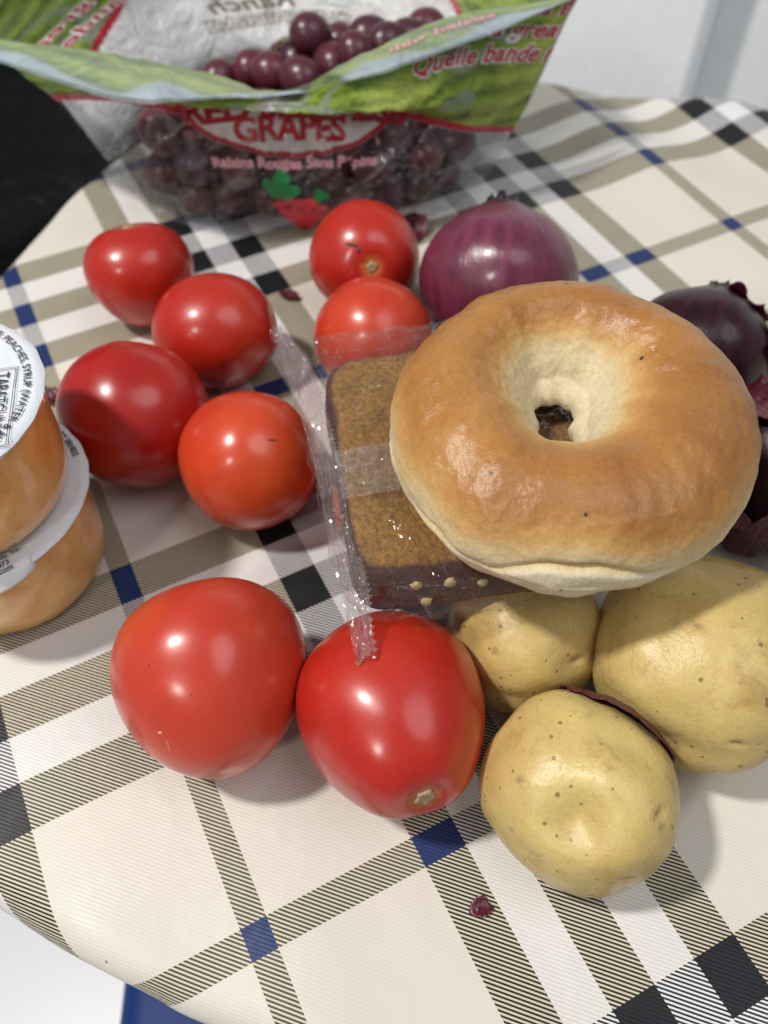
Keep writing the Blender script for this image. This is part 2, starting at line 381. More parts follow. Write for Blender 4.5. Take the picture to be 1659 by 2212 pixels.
# ------------------------------------------------------------------ potatoes
def mat_potato(seed):
    b = NB('potato_skin'); o = b.obj(); o = b.n('VectorMath', {0: o, 1: (seed, seed * 2, seed * 3)}, operation='ADD').outputs[0]
    c = b.mix(b.ramp(b.noise(35, 4, 0.6, o), [(0.3, 0.0), (0.7, 1.0)]), (0.60, 0.450, 0.165), (0.50, 0.350, 0.120))
    c = b.mix(b.ramp(b.noise(14, 3, 0.5, o, 0.7), [(0.45, 0.0), (0.75, 0.7)]), c, (0.65, 0.510, 0.195))
    pat = b.ramp(b.noise(70, 5, 0.7, o, 1.0), [(0.54, 0.0), (0.70, 0.65)]); c = b.mix(pat, c, (0.35, 0.20, 0.075))
    v = b.vor(300, o); jit = b.math('MULTIPLY', b.noise(1800, 2, vec=o), 0.16)
    siz = b.n('SeparateColor', {0: v.outputs['Color']})
    spot = b.math('LESS_THAN', b.math('ADD', v.outputs['Distance'], jit), b.math('MULTIPLY', b.math('POWER', siz.outputs[0], 1.8), 0.31))
    c = b.mix(b.math('MULTIPLY', spot, 0.72), c, (0.14, 0.075, 0.03))
    v2 = b.vor(85, o); sc = b.math('ADD', v2.outputs['Distance'], b.math('MULTIPLY', b.noise(500, 4, 0.7, vec=o), 0.22))
    blot = b.math('MULTIPLY', b.math('SUBTRACT', 1.0, b.ramp(sc, [(0.15, 0.0), (0.26, 1.0)])), b.math('GREATER_THAN', b.n('SeparateColor', {0: v2.outputs['Color']}).outputs[1], 0.55))
    c = b.mix(b.math('MULTIPLY', blot, 0.6), c, (0.25, 0.15, 0.10))
    net = b.ramp(b.noise(420, 5, 0.75, o, 2.0), [(0.50, 0.0), (0.68, 0.40)]); c = b.mix(net, c, (0.33, 0.21, 0.075))
    ey = b.attr('eye').outputs['Fac']; c = b.mix(b.math('MULTIPLY', ey, 0.6), c, (0.22, 0.12, 0.06))
    nrm = b.bump(b.noise(900, 4, 0.65, o), 0.35, 0.0005); nrm = b.bump(b.noise(120, 3, 0.6, o), 0.35, 0.0012, nrm)
    nrm = b.bump(b.math('MULTIPLY', spot, -1.0), 0.35, 0.0003, nrm)
    rg = b.ramp(b.noise(150, 4, vec=o), [(0.3, 0.24), (0.7, 0.44)])
    return b.done(b.bsdf(Base_Color=c, Roughness=rg, Normal=nrm, Subsurface_Weight=0.08, Subsurface_Radius=(0.004, 0.002, 0.0006), Subsurface_Scale=0.5, Specular_IOR_Level=0.5))
POT = {}
def potato(label, px, py, ax, axis, spin, seed, dents=(), eyes=(), p=2.3):
    V, Fc = ico(6); V = V.copy()
    m = (np.abs(V) ** p).sum(1) ** (-1 / p); P = V * m[:, None]
    rad = 1 + 0.045 * nzs(V, 1.1, seed) * 2 + 0.012 * nzs(V, 3.2, seed + 4) * 2
    P = P * rad[:, None] * np.array(ax); R = rot_to(axis, spin); Q = P @ R.T
    U = Q / np.linalg.norm(Q, axis=1)[:, None]; mean = float(np.mean(ax))
    for (dv, depth, wd) in dents:
        dv = np.array(dv) / np.linalg.norm(dv); an = np.arccos(np.clip(U @ dv, -1, 1)); Q -= U * (depth * mean * np.exp(-(an / wd) ** 2))[:, None]
    eye = np.zeros(len(V))
    for (dv, sz) in eyes:
        dv = np.array(dv) / np.linalg.norm(dv); t = np.cross(dv, (0.3, 0.2, 0.93)); t /= np.linalg.norm(t); u = np.cross(dv, t)
        e = np.exp(-((U @ t) / sz) ** 2 - ((U @ u) / (sz * 0.45)) ** 2) * (U @ dv > 0)
        Q -= U * (0.05 * mean * e)[:, None]; eye = np.maximum(eye, e ** 2)
    zc = -Q[:, 2].min() - 0.0004; C = on_z(px, py, (Q[:, 2].max() + Q[:, 2].min()) / 2 + zc)
    me = mesh('potato', Q, Fc); at = me.attributes.new('eye', 'FLOAT', 'POINT'); at.data.foreach_set('value', eye.astype(np.float32))
    o = link('potato', me, None, mat_potato(seed)); o.location = (C[0], C[1], zc)
    tag(o, label, 'potato', 'potatoes at the front right'); POT[label] = (o, Q, C, zc); return o
def cdir(x, y):          # direction seen at offset (x right, y down) on a unit ball, in world axes
    return RW.T @ np.array([x, y, -math.sqrt(max(0.05, 1 - x * x - y * y))])
potato('yellow potato with a shallow dent, nearest to the viewer', 1250, 1708, (0.0248, 0.0274, 0.0250), (0.1, 0.2, 1), 0.9, 2.0,
       dents=((cdir(-0.22, 0.02), 0.26, 0.34), (cdir(-0.25, 0.05), -0.05, 0.75), (cdir(0.2, -0.55), -0.03, 0.4)), eyes=((cdir(0.55, -0.08), 0.07), (cdir(0.3, 0.55), 0.06)))
potato('large yellow potato cut by the right edge, partly under the bagel', 1508, 1425, (0.0320, 0.0328, 0.0290), (-0.1, 0.1, 1), -0.5, 5.3,
       dents=((cdir(-0.55, 0.55), 0.05, 0.3),), eyes=((cdir(0.02, 0.55), 0.06),))
potato('small yellow potato under the corner of the wrapped cake', 1130, 1365, (0.0245, 0.0250, 0.0235), (0.2, 0.0, 1), 0.3, 8.1,
       dents=((cdir(0.5, 0.25), 0.06, 0.22), (cdir(-0.6, 0.5), 0.05, 0.5)), eyes=((cdir(0.55, 0.22), 0.10),))
# ------------------------------------------------------------------ red onions
def mat_onion(dark, seed):
    b = NB('onion_skin'); a = b.attr('mer').outputs['Vector']; o = b.obj()
    vein = b.noise(1.0, 4, 0.65, b.n('VectorMath', {0: a, 1: (7, 7, 1.6)}, operation='MULTIPLY').outputs[0])
    fine = b.noise(1.0, 3, 0.6, b.n('VectorMath', {0: a, 1: (42, 42, 2.0)}, operation='MULTIPLY').outputs[0])
    big = b.noise(26, 4, 0.6, o, 1.0)
    if dark: c1, c2, c3 = (0.013, 0.003, 0.006), (0.028, 0.005, 0.010), (0.09, 0.010, 0.024)
    else: c1, c2, c3 = (0.100, 0.014, 0.040), (0.175, 0.030, 0.068), (0.065, 0.012, 0.018)
    c = b.mix(b.ramp(vein, [(0.35, 0.0), (0.65, 1.0)]), c1, c2)
    c = b.mix(b.ramp(big, [(0.52, 0.0), (0.70, 0.85)]), c, c3)
    c = b.mix(b.math('MULTIPLY', b.ramp(fine, [(0.5, 0.0), (0.7, 1.0)]), 0.2), c, (0.20, 0.05, 0.09) if not dark else (0.09, 0.02, 0.05))
    nk = b.attr('neck').outputs['Fac']; c = b.mix(nk, c, (0.012, 0.008, 0.010))
    nrm = b.bump(fine, 0.30, 0.0006); nrm = b.bump(big, 0.3, 0.002, nrm)
    return b.done(b.bsdf(Base_Color=c, Roughness=b.ramp(big, [(0.3, 0.25), (0.7, 0.42)]), Normal=nrm, Specular_IOR_Level=0.3 if dark else 0.5, Coat_Weight=0.12 if dark else 0.25, Coat_Roughness=0.12))
def mat_peel():
    b = NB('onion_peel'); o = b.obj()
    c = b.mix(b.ramp(b.noise(160, 4, 0.6, o, 1.5), [(0.35, 0.0), (0.7, 1.0)]), (0.055, 0.007, 0.016), (0.13, 0.016, 0.032))
    w = b.n('TexWave', {'Scale': 180.0, 'Distortion': 4.0, 'Detail': 2.0, 'Vector': o}).outputs['Fac']
    nrm = b.bump(w, 0.35, 0.0004)
    return b.done(b.bsdf(Base_Color=c, Roughness=0.33, Normal=nrm, Subsurface_Weight=0.0))
PEEL = mat_peel()
def peel_mesh(C, r, dv, ang, seed, curl=0.1, jag=0.22, el=(1, 1, 1), off=1.03, amin=0.02):
    """a torn piece of skin: part of a shell round the ball at C, uneven edge, edges lifting"""
    dv = Vector(dv).normalized(); t = dv.orthogonal().normalized(); u = dv.cross(t)
    nu, nv = 90, 18; vs = []
    for i in range(nu):
        w = 2 * math.pi * i / nu
        A = ang * (1 + jag * 2 * noise.noise(Vector((math.cos(w) * 1.3 + seed, math.sin(w) * 1.3, seed))) + 0.10 * noise.noise(Vector((math.cos(w) * 6, math.sin(w) * 6, seed))))
        for j in range(nv):
            q = j / (nv - 1); a = amin + (A - amin) * q
            d = dv * math.cos(a) + (t * math.cos(w) + u * math.sin(w)) * math.sin(a)
            rr = r * (off + curl * q ** 3 * (0.6 + 1.2 * noise.noise(Vector((math.cos(w) * 2, math.sin(w) * 2, seed + 3)))) + 0.02 * noise.noise(d * 6 + Vector((seed, 0, 0))))
            vs.append((C[0] + d.x * rr * el[0], C[1] + d.y * rr * el[1], C[2] + d.z * rr * el[2]))
    fs = grid_faces(nu, nv, True) + [tuple(i * nv for i in range(nu))]
    return mesh('peel', vs, fs)
def solid(o, th):
    m = o.modifiers.new('thickness', 'SOLIDIFY'); m.thickness = th; m.offset = 0; return o
def onion(label, C, r, axis, dark, seed, flat=0.92, neck=0.25):
    V, Fc = ico(6); V = V.copy(); th = np.arccos(np.clip(V[:, 2], -1, 1)); ph = np.arctan2(V[:, 1], V[:, 0])
    rad = 1 + 0.012 * np.cos(5 * ph + seed) * np.sin(th) + 0.016 * 2 * nzs(V, 1.7, seed) + 0.004 * nzs(np.c_[np.cos(ph) * 4, np.sin(ph) * 4, V[:, 2]], 2.0, seed)
    P = V * rad[:, None] * r; P[:, 2] *= flat
    top = np.exp(-(th / 0.30) ** 2); P[:, 2] += r * neck * top * 1.0
    P[:, 2] -= r * 0.06 * np.exp(-((math.pi - th) / 0.25) ** 2)
    tip = th < 0.2; P[tip, 2] += r * 0.10 * nzs(V[tip], 14, seed) * 2
    R = rot_to(axis); Q = P @ R.T; zc = -Q[:, 2].min() - 0.0003
    root = empty('red_onion', (C[0], C[1], zc)); tag(root, label, 'onion', 'red onions on the tablecloth')
    me = mesh('skin', Q, Fc)
    at = me.attributes.new('mer', 'FLOAT_VECTOR', 'POINT'); at.data.foreach_set('vector', np.c_[np.cos(ph), np.sin(ph), th].astype(np.float32).ravel())
    a2 = me.attributes.new('neck', 'FLOAT', 'POINT'); a2.data.foreach_set('value', np.clip(np.exp(-(th / 0.27) ** 2) * 1.6, 0, 0.95).astype(np.float32))
    link('skin', me, root, mat_onion(dark, seed))
    return root, zc
C = on_z(1075, 604, 0.033); onion('purple red onion with a dark dry neck at the back beside the tomatoes', C, 0.0345, (0.05, 0.68, 0.72), False, 1.0, flat=0.90, neck=0.10)
C = on_z(1500, 775, 0.026); r2, z2 = onion('very dark glossy onion with flaking skin behind the right side of the bagel', C, 0.0290, (0.35, 0.75, 0.55), True, 2.0, neck=0.12)
for k, (dv, an) in enumerate((((0.62, 0.45, 0.62), 0.36), ((0.75, -0.25, 0.3), 0.33))):
    solid(link('loose_peel', peel_mesh((0, 0, 0), 0.0275, dv, an, 3.3 + k * 2.1, curl=0.12, jag=0.3, el=(1, 1, 0.97)), r2, PEEL), 0.0003)
C = (0.152, 0.190, 0); r3, z3 = onion('dark onion with red layers peeling off, cut by the right edge of the picture', C, 0.0315, (0.3, -0.2, 0.9), True, 4.0, neck=0.10)
for k, (dv, an, cu) in enumerate((((-0.55, 0.55, 0.55), 0.60, 0.22), ((-0.8, 0.15, 0.25), 0.40, 0.25), ((-0.55, -0.75, -0.25), 0.55, 0.20))):
    solid(link('loose_peel', peel_mesh((0, 0, 0), 0.0315, dv, an, 7.3 + k * 1.7, curl=cu, jag=0.35), r3, PEEL), 0.0003)
# loose bits of onion peel lying about
def flake(label, px, py, size, seed, z=0.0, squash=(1, 0.6), rz=0.0, lift=0.25):
    nu, nv = 28, 6; vs = []
    for i in range(nu):
        w = 2 * math.pi * i / nu; A = size * (1 + 0.35 * noise.noise(Vector((math.cos(w) * 1.6 + seed, math.sin(w) * 1.6, seed))) + 0.12 * noise.noise(Vector((math.cos(w) * 7, math.sin(w) * 7, seed))))
        for j in range(nv):
            q = (j + 0.15) / (nv - 0.85); x, y = A * q * math.cos(w) * squash[0], A * q * math.sin(w) * squash[1]
            vs.append((x, y, size * 0.08 + lift * size * (y / size) ** 2 * 2 + 0.05 * size * math.sin(x / size * 14)))
    o = solid(link('onion_peel', mesh('peel', vs, grid_faces(nu, nv, True) + [tuple(i * nv for i in range(nu))]), None, PEEL), 0.0002)
    C = on_z(px, py, z); o.location = (C[0], C[1], z + 0.0003); o.rotation_euler.z = rz
    tag(o, label, 'onion peel', 'loose scraps of onion peel'); return o
flake('tiny dark scrap of onion peel alone on the cloth at the bottom', 1038, 1962, 0.0034, 1.0, squash=(1, 0.75), rz=0.3)
flake('dark red scrap of onion peel in front of the tomato at the grape bag', 625, 640, 0.0062, 2.0, squash=(1, 0.55), rz=-0.5)
flake('dark scrap of onion peel between the fruit cups and a tomato', 112, 862, 0.0055, 3.0, squash=(0.7, 1.0), rz=0.4)
flake('dark red scrap of onion peel behind the tomato at the grape bag', 885, 505, 0.0115, 4.0, squash=(1, 0.7), rz=-0.7, lift=0.5)
# curled peel wedged between two potatoes
pc = POT['yellow potato with a shallow dent, nearest to the viewer']
o = solid(link('onion_peel', peel_mesh((0, 0, 0), 0.0280, (0.55, 0.80, 0.10), 0.74, 5.0, curl=0.05, jag=0.10, el=(1.0, 1.03, 1.0), off=1.0), None, PEEL), 0.0003)
o.location = (pc[0].location.x, pc[0].location.y, pc[0].location.z)
tag(o, 'large curled dark red onion peel wedged between two potatoes', 'onion peel', 'loose scraps of onion peel')

# ------------------------------------------------------------------ wrapped cake
CK = empty('wrapped_cake', (0.0140, 0.1722, 0.0565)); CK.rotation_euler.z = math.radians(8.0)
tag(CK, 'brown cake slice in clear crinkled wrapper lying under the bagel', 'cake')
def mat_cake():
    b = NB('cake_crumb'); o = b.obj(); z = b.n('SeparateXYZ', {0: o}).outputs[2]
    top = b.attr('crust').outputs['Fac']
    g = b.noise(650, 5, 0.75, o); g2 = b.noise(90, 4, 0.6, o)
    tc = b.mix(b.ramp(g, [(0.35, 0.0), (0.65, 1.0)]), (0.15, 0.058, 0.006), (0.42, 0.215, 0.028))
    tc = b.mix(b.ramp(g2, [(0.45, 0.0), (0.75, 0.65)]), tc, (0.12, 0.055, 0.010))
    sc = b.mix(b.ramp(g, [(0.4, 0.0), (0.7, 1.0)]), (0.055, 0.018, 0.012), (0.12, 0.045, 0.022))
    c = b.mix(b.ramp(b.math('ADD', top, b.math('MULTIPLY', b.math('SUBTRACT', g2, 0.5), 0.5)), [(0.4, 0.0), (0.75, 1.0)]), sc, tc)
    nrm = b.bump(g, 0.9, 0.0009); nrm = b.bump(b.vor(380, o).outputs['Distance'], 0.5, 0.0012, nrm)
    return b.done(b.bsdf(Base_Color=c, Roughness=0.72, Normal=nrm))
def superbox(hx, hy, hz, p, n=6):
    V, Fc = ico(n); m = (np.abs(V) ** p).sum(1) ** (-1 / p); return V * m[:, None] * np.array([hx, hy, hz]), Fc
P, Fc = superbox(0.0420, 0.0450, 0.0113, 9); k_ = (0.0113 - P[:, 2]) / 0.0226
P[:, 0] *= 0.98 + 0.05 * k_; P[:, 1] *= 0.975 + 0.10 * k_; P[:, 0] += 0.0130
dn = nzs(P, 90, 3.0); P += np.c_[np.sign(P[:, 0] - 0.013) * 0.0005 * dn, np.sign(P[:, 1]) * 0.0007 * nzs(P, 70, 8.0), 0.0009 * nzs(P, 60, 5.0) + 0.0004 * nzs(P, 320, 6.0)]
me = mesh('cake', P, Fc); at = me.attributes.new('crust', 'FLOAT', 'POINT'); at.data.foreach_set('value', sstep(0.0072, 0.0112, P[:, 2]).astype(np.float32))
cake = link('cake', me, CK, mat_cake())
nut = plain('nut', (0.55, 0.45, 0.22), 0.5)
for (x, y, z, s) in ((-0.0115, -0.0458, 0.0020, 0.0024), (-0.0015, -0.0460, 0.0014, 0.0027), (-0.0085, -0.0474, -0.0055, 0.0026), (0.0085, -0.0462, -0.001, 0.0022), (-0.0290, 0.012, 0.0035, 0.0018), (-0.0292, -0.018, 0.002, 0.0016)):
    bm = bmesh.new(); bmesh.ops.create_icosphere(bm, subdivisions=2, radius=s)
    for v in bm.verts: v.co = Vector((v.co.x * (0.8 + 0.5 * nz(v.co, 300, x * 900)), v.co.y * 0.5, v.co.z * (0.8 + 0.5 * nz(v.co, 300, z * 900))))
    m2 = bpy.data.meshes.new('nut_piece'); bm.to_mesh(m2); bm.free(); q = link('nut_piece', m2, cake, nut, smooth=False); q.location = (x, y, z)
def mat_film(name, haze, tint, rough=0.10, bump_s=0.5, bscale=160, bdist=0.002, fres=0.10):
    b = NB(name); o = b.obj()
    h = b.noise(bscale, 4, 0.6, o, 1.2); st = b.noise(1.0, 3, 0.6, b.n('VectorMath', {0: o, 1: (bscale * 3, bscale * 0.4, bscale)}, operation='MULTIPLY').outputs[0])
    nrm = b.bump(h, bump_s, bdist); nrm = b.bump(st, bump_s * 0.6, bdist * 0.5, nrm)
    cr = b.noise(bscale * 0.45, 3, 0.55, o, 2.2); ridge = b.ramp(b.math('ABSOLUTE', b.math('SUBTRACT', cr, 0.5)), [(0.0, 1.0), (0.022, 0.0)])
    nrm = b.bump(ridge, 0.9, bdist * 0.6, nrm)
    nrm = b.bump(b.n('TexVoronoi', {'Scale': bscale * 0.55, 'Vector': o}, feature='DISTANCE_TO_EDGE').outputs['Distance'], 0.5, bdist * 1.2, nrm)
    lw = b.n('LayerWeight', {'Blend': 0.28, 'Normal': nrm}).outputs['Facing']
    tr = b.n('BsdfTransparent', {'Color': tint}).outputs[0]
    gl = b.n('BsdfGlossy', {'Color': (1, 1, 1), 'Roughness': rough, 'Normal': nrm}).outputs[0]
    df = b.n('BsdfDiffuse', {'Color': (0.80, 0.79, 0.80), 'Normal': nrm}).outputs[0]
    s1 = b.n('MixShader', {0: b.math('ADD', b.math('MULTIPLY', b.ramp(h, [(0.35, 0.5), (0.7, 1.6)]), haze), b.math('MULTIPLY', ridge, 0.07)), 1: tr, 2: df}).outputs[0]
    f = b.math('ADD', fres, b.math('MULTIPLY', b.math('POWER', lw, 4.0), 0.35), clamp=True)
    return b.done(b.n('MixShader', {0: f, 1: s1, 2: gl}).outputs[0])
FILM = mat_film('clear_wrapper', 0.016, (0.97, 0.955, 0.955), 0.07, 0.5, 75, 0.0040, 0.055)
SEAL = mat_film('crimped_seal', 0.10, (0.90, 0.865, 0.875), 0.09, 0.25, 90, 0.0015, 0.20)
# film body: hugs the cake, thins out to the left-hand seal
P, Fc = superbox(1.0, 1.0, 1.0, 5, 6)
X = P[:, 0]; xr = np.where(X > 0, X * 0.0575, 0); xl = np.where(X < 0, X, 0)
foldx = lambda y: catmull([-0.075, -0.03, 0.016, 0.075], np.array([-0.0315, -0.0345, -0.0370, -0.0455]), np.asarray(y, float))
Yc = P[:, 1] * 0.0525
left = foldx(Yc) ; Xn = xr + (-xl) * left
tp = sstep(-0.0295, -0.040, Xn + (0.0370 + left) * 0.8)
Z = P[:, 2] * 0.0131 * (1 - 0.80 * tp) + 0.001 * tp
Yn = Yc * (1 + 0.06 * (1 - np.abs(P[:, 2])) ** 2 * (np.abs(P[:, 1]) > 0.8))
Q = np.c_[Xn, Yn, Z]; side = 1 - sstep(0.7, 0.95, P[:, 2])
w = nzs(Q * np.array([1, 1, 1.5]), 130, 2.0); w2 = np.abs(nzs(Q, 75, 6.0))
Q += (Q / np.linalg.norm(Q, axis=1)[:, None]) * (0.0004 * w + side * (0.0014 * w + 0.0022 * w2))[:, None]
Q[:, 2] = np.where((P[:, 2] > 0.5) & (np.abs(Q[:, 0]) < 0.03), np.maximum(Q[:, 2], 0.0126), Q[:, 2])
film = link('wrapper', mesh('wrapper', Q, Fc), CK, FILM)
# crimped fin seal along the left edge, saw-tooth outer edge, flaring past both ends
ny, nw = 222, 13; vs = []
ys = np.linspace(-0.0665, 0.0735, ny); frng = random.Random(3)
for i, y in enumerate(ys):
    fx = float(foldx(np.array([y]))[0]); e = sstep(0.045, 0.072, abs(y)); tooth = 0.0012 * (i % 3 == 0) - 0.0002
    lean = 0.0075 * (1 - 0.35 * e); rise = 0.0098 * (1 - 0.8 * e)
    for j in range(nw):
        q = j / (nw - 1); cr = (-1) ** j * 0.00042 * (1 + 0.8 * noise.noise(Vector((y * 60, j * 3.3, 1.0)))) + 0.0010 * noise.noise(Vector((q * 3, y * 180, 2.0))) * (1 + 2.2 * e)
        x = fx + q * lean + (tooth if j == nw - 1 else 0) * 0.8 + 0.0016 * e * noise.noise(Vector((y * 260, q * 4, 7)))
        z = -0.0005 + q * rise + cr + (tooth if j == nw - 1 else 0) * 0.5 + e * 0.0035 * noise.noise(Vector((q * 4.5, y * 120, 5)))
        if y < -0.045: z -= 0.0 * e
        yy = y + (0.0022 * noise.noise(Vector((q * 5, 1.0, 3.0 if y > 0 else 8.0)))) * e
        jx = frng.uniform(-1, 1) * 0.00006 * (1 + 4 * e); jz = frng.uniform(-1, 1) * 0.00006 * (1 + 5 * e)
        vs.append((x + jx, yy, z + jz))
fin = link('crimped_seal', mesh('seal', vs, grid_faces(ny, nw)), CK, SEAL, smooth=False)
# overlapping back seam: a hazy ridged band across the top
nx, nb = 90, 12; vs = []
for i in range(nx):
    x = -0.0295 + 0.059 * i / (nx - 1)
    for j in range(nb):
        q = j / (nb - 1); y = -0.0185 + 0.0185 * q + 0.0008 * noise.noise(Vector((x * 200, q, 1))) + 0.05 * x
        vs.append((x, y, 0.0138 + 0.0004 * math.sin(q * 20) + 0.0003 * noise.noise(Vector((x * 300, q * 3, 4)))))
link('overlap_band', mesh('band', vs, grid_faces(nx, nb)), film, mat_film('hazy_band', 0.09, (0.95, 0.95, 0.94), 0.12, 0.5, 240, 0.0012, 0.05))

# ------------------------------------------------------------------ bagel
def mat_bagel():
    b = NB('bagel_crust'); o = b.obj(); bk = b.attr('bake').outputs['Fac']
    n1 = b.noise(28, 4, 0.6, o, 0.6); n2 = b.noise(130, 4, 0.65, o)
    t = b.math('ADD', bk, b.math('ADD', b.math('MULTIPLY', b.math('SUBTRACT', n1, 0.5), 0.42), b.math('MULTIPLY', b.math('SUBTRACT', n2, 0.5), 0.16)), clamp=True)
    c = b.ramp(t, [(0.0, (0.66, 0.58, 0.40)), (0.22, (0.62, 0.48, 0.25)), (0.45, (0.54, 0.315, 0.108)), (0.70, (0.41, 0.190, 0.050)), (1.0, (0.28, 0.112, 0.028))])
    v = b.vor(110, o); sp = b.math('LESS_THAN', b.math('ADD', v.outputs['Distance'], b.math('MULTIPLY', b.noise(1500, 2, vec=o), 0.08)), 0.12)
    pk = b.math('GREATER_THAN', b.n('SeparateColor', {0: v.outputs['Color']}).outputs[2], 0.72)
    c = b.mix(b.math('MULTIPLY', b.math('MULTIPLY', sp, pk), 0.85), c, (0.03, 0.015, 0.01))
    fl = b.ramp(b.noise(900, 3, 0.7, o), [(0.35, 0.88), (0.65, 1.06)]); c = b.mix(1.0, c, fl, blend='MULTIPLY')
    nrm = b.bump(b.noise(750, 4, 0.7, o), 0.35, 0.0006); nrm = b.bump(n2, 0.30, 0.0016, nrm); nrm = b.bump(b.vor(260, o).outputs['Distance'], 0.12, 0.0008, nrm)
    rg = b.mix(b.ramp(t, [(0.3, 0.0), (0.7, 1.0)]), 0.60, 0.31, 'FLOAT')
    return b.done(b.bsdf(Base_Color=c, Roughness=rg, Normal=nrm, Specular_IOR_Level=0.5, Subsurface_Weight=0.10, Subsurface_Radius=(0.004, 0.002, 0.001), Subsurface_Scale=0.5))
def build_bagel():
    nu, nv = 300, 200; vs = []; bake = []
    for i in range(nu):
        T = 2 * math.pi * i / nu; ct, s_ = math.cos(T), math.sin(T)
        fat = 1 + 0.05 * math.sin(T * 1 + 0.6) + 0.035 * math.sin(2 * T + 1.2)
        Ro = 0.0528 * (1 + 0.012 * math.sin(2 * T + 0.3) + 0.014 * math.sin(3 * T + 2.2) + 0.008 * math.sin(5 * T)); Ri = 0.0132 * (1 - 0.20 * math.cos(2 * (T - 1.42)) * -1.0 + 0.05 * math.sin(3 * T))
        R0 = (Ro + Ri) / 2; a = (Ro - Ri) / 2; h = 0.0190 * (1 + 0.05 * math.sin(T + 2.6) + 0.03 * math.sin(2 * T + 0.5))
        # front (towards the viewer, T ~ -pi/2) and left front carry the torn pale seam
        front = math.exp(-(((T - 4.60 + math.pi) % (2 * math.pi) - math.pi) / 0.42) ** 2)
        lf = math.exp(-(((T - 3.78 + math.pi) % (2 * math.pi) - math.pi) / 0.20) ** 2)
        for j in range(nv):
            p = 2 * math.pi * j / nv; cp, sp = math.cos(p), math.sin(p)
            pw = p - 2 * math.pi if p > math.pi * 1.25 else p             # outer equator = 0, top = pi/2, inner = pi
            zz = h * sp * (1.0 if sp > 0 else 0.74)
            rr = R0 + a * cp * (1.0 if cp > 0 else (1.06 - 0.32 * sp) if sp > 0 else (1.06 - 0.80 * sp))
            hx_, hy_ = -0.0022 * (1 - cp) / 2, 0.0068 * (1 - cp) / 2
            d = 0.0011 * noise.noise(Vector((ct * 3, s_ * 3, p * 0.7))) + 0.0006 * (1 - max(0, -cp)) * noise.noise(Vector((ct * 7, s_ * 7, sp * 3))) + 0.00022 * noise.noise(Vector((rr * 420 * ct, rr * 420 * s_, zz * 420)))
            inn = max(0, -cp)
            d += inn ** 2 * 0.0006 * noise.noise(Vector((ct * 2.5, s_ * 2.5, sp * 2.2 + 4))) + inn ** 2 * 0.0001 * noise.noise(Vector((ct * 7, s_ * 7, sp * 6)))
            p0 = -0.16 + 0.50 * front + 0.12 * lf + 0.10 * noise.noise(Vector((ct * 5, s_ * 5, 1.0)))
            g = math.exp(-((pw - p0) / 0.055) ** 2); d -= (0.0016 * front + 0.0014 * lf) * g
            lip = (sstep(p0, p0 - 0.1, pw) * sstep(-1.3, -0.5, pw)); d += 0.0013 * front * lip
            d -= 0.0009 * math.exp(-((pw - 2.05) / 0.05) ** 2 - (((T - 0.35 + math.pi) % (2 * math.pi) - math.pi) / 0.03) ** 2)
            vs.append(((rr + d * cp) * ct + hx_, (rr + d * cp) * s_ + hy_, zz + d * sp))
            o_ = 0.10 + 0.16 * noise.noise(Vector((ct * 2.5, s_ * 2.5, 5)))
            o_ += 0.35 * front
            B = float(sstep(o_ - 0.35 - 0.1 * (1 - front), o_ + 0.75, pw)) * float(sstep(2.95, 1.85 + 0.25 * noise.noise(Vector((ct * 4, s_ * 4, 9))), pw))
            B = min(1, 0.96 * B * (0.84 + 0.2 * noise.noise(Vector((ct * 1.6 + 2, s_ * 1.6, 2)))))
            if pw < p0: B *= 1 - 0.9 * front
            B = max(B, 0.42 * g * (front + lf))
            bake.append(B)
    fs = []
    for i in range(nu):
        for j in range(nv):
            i2, j2 = (i + 1) % nu, (j + 1) % nv; fs.append((i * nv + j, i2 * nv + j, i2 * nv + j2, i * nv + j2))
    me = mesh('bagel', vs, fs); at = me.attributes.new('bake', 'FLOAT', 'POINT'); at.data.foreach_set('value', np.array(bake, np.float32))
    o = link('bagel', me, None, mat_bagel()); C = on_z(1230, 922, 0.0850); o.scale = (1.0, 1.0, 1.04); o.location = (C[0], C[1], 0.0842)
    o.rotation_euler = (math.radians(1.5), math.radians(1.5), 0)
    tag(o, 'golden brown bagel with pale hole lying on top of the pile', 'bagel')
build_bagel()
# ------------------------------------------------------------------ fruit cups
def mat_peach():
    b = NB('peach_in_cup'); o = b.obj()
    n1 = b.noise(55, 3, 0.5, o, 0.8); c = b.mix(b.ramp(n1, [(0.35, 0.0), (0.68, 1.0)]), (0.78, 0.38, 0.090), (0.84, 0.52, 0.170))
    c = b.mix(b.ramp(b.noise(110, 4, 0.6, o, 1.2), [(0.55, 0.0), (0.75, 0.5)]), c, (0.66, 0.27, 0.045))
    ov = b.n('VectorMath', {0: o, 1: b.n('VectorMath', {0: b.n('TexNoise', {'Scale': 60.0, 'Vector': o}).outputs['Color'], 'Scale': 0.02}, operation='SCALE').outputs[0]}, operation='ADD').outputs[0]
    ch = b.n('TexVoronoi', {'Scale': 55.0, 'Vector': ov}, feature='DISTANCE_TO_EDGE').outputs['Distance']
    c = b.mix(b.ramp(ch, [(0.0, 0.22), (0.22, 0.0)]), c, (0.50, 0.17, 0.02))
    nrm = b.bump(n1, 0.2, 0.002)
    return b.done(b.bsdf(Base_Color=c, Roughness=0.25, Normal=nrm, Subsurface_Weight=0.35, Subsurface_Radius=(0.010, 0.004, 0.001), Subsurface_Scale=0.8,
                         Coat_Weight=1.0, Coat_Roughness=0.06))
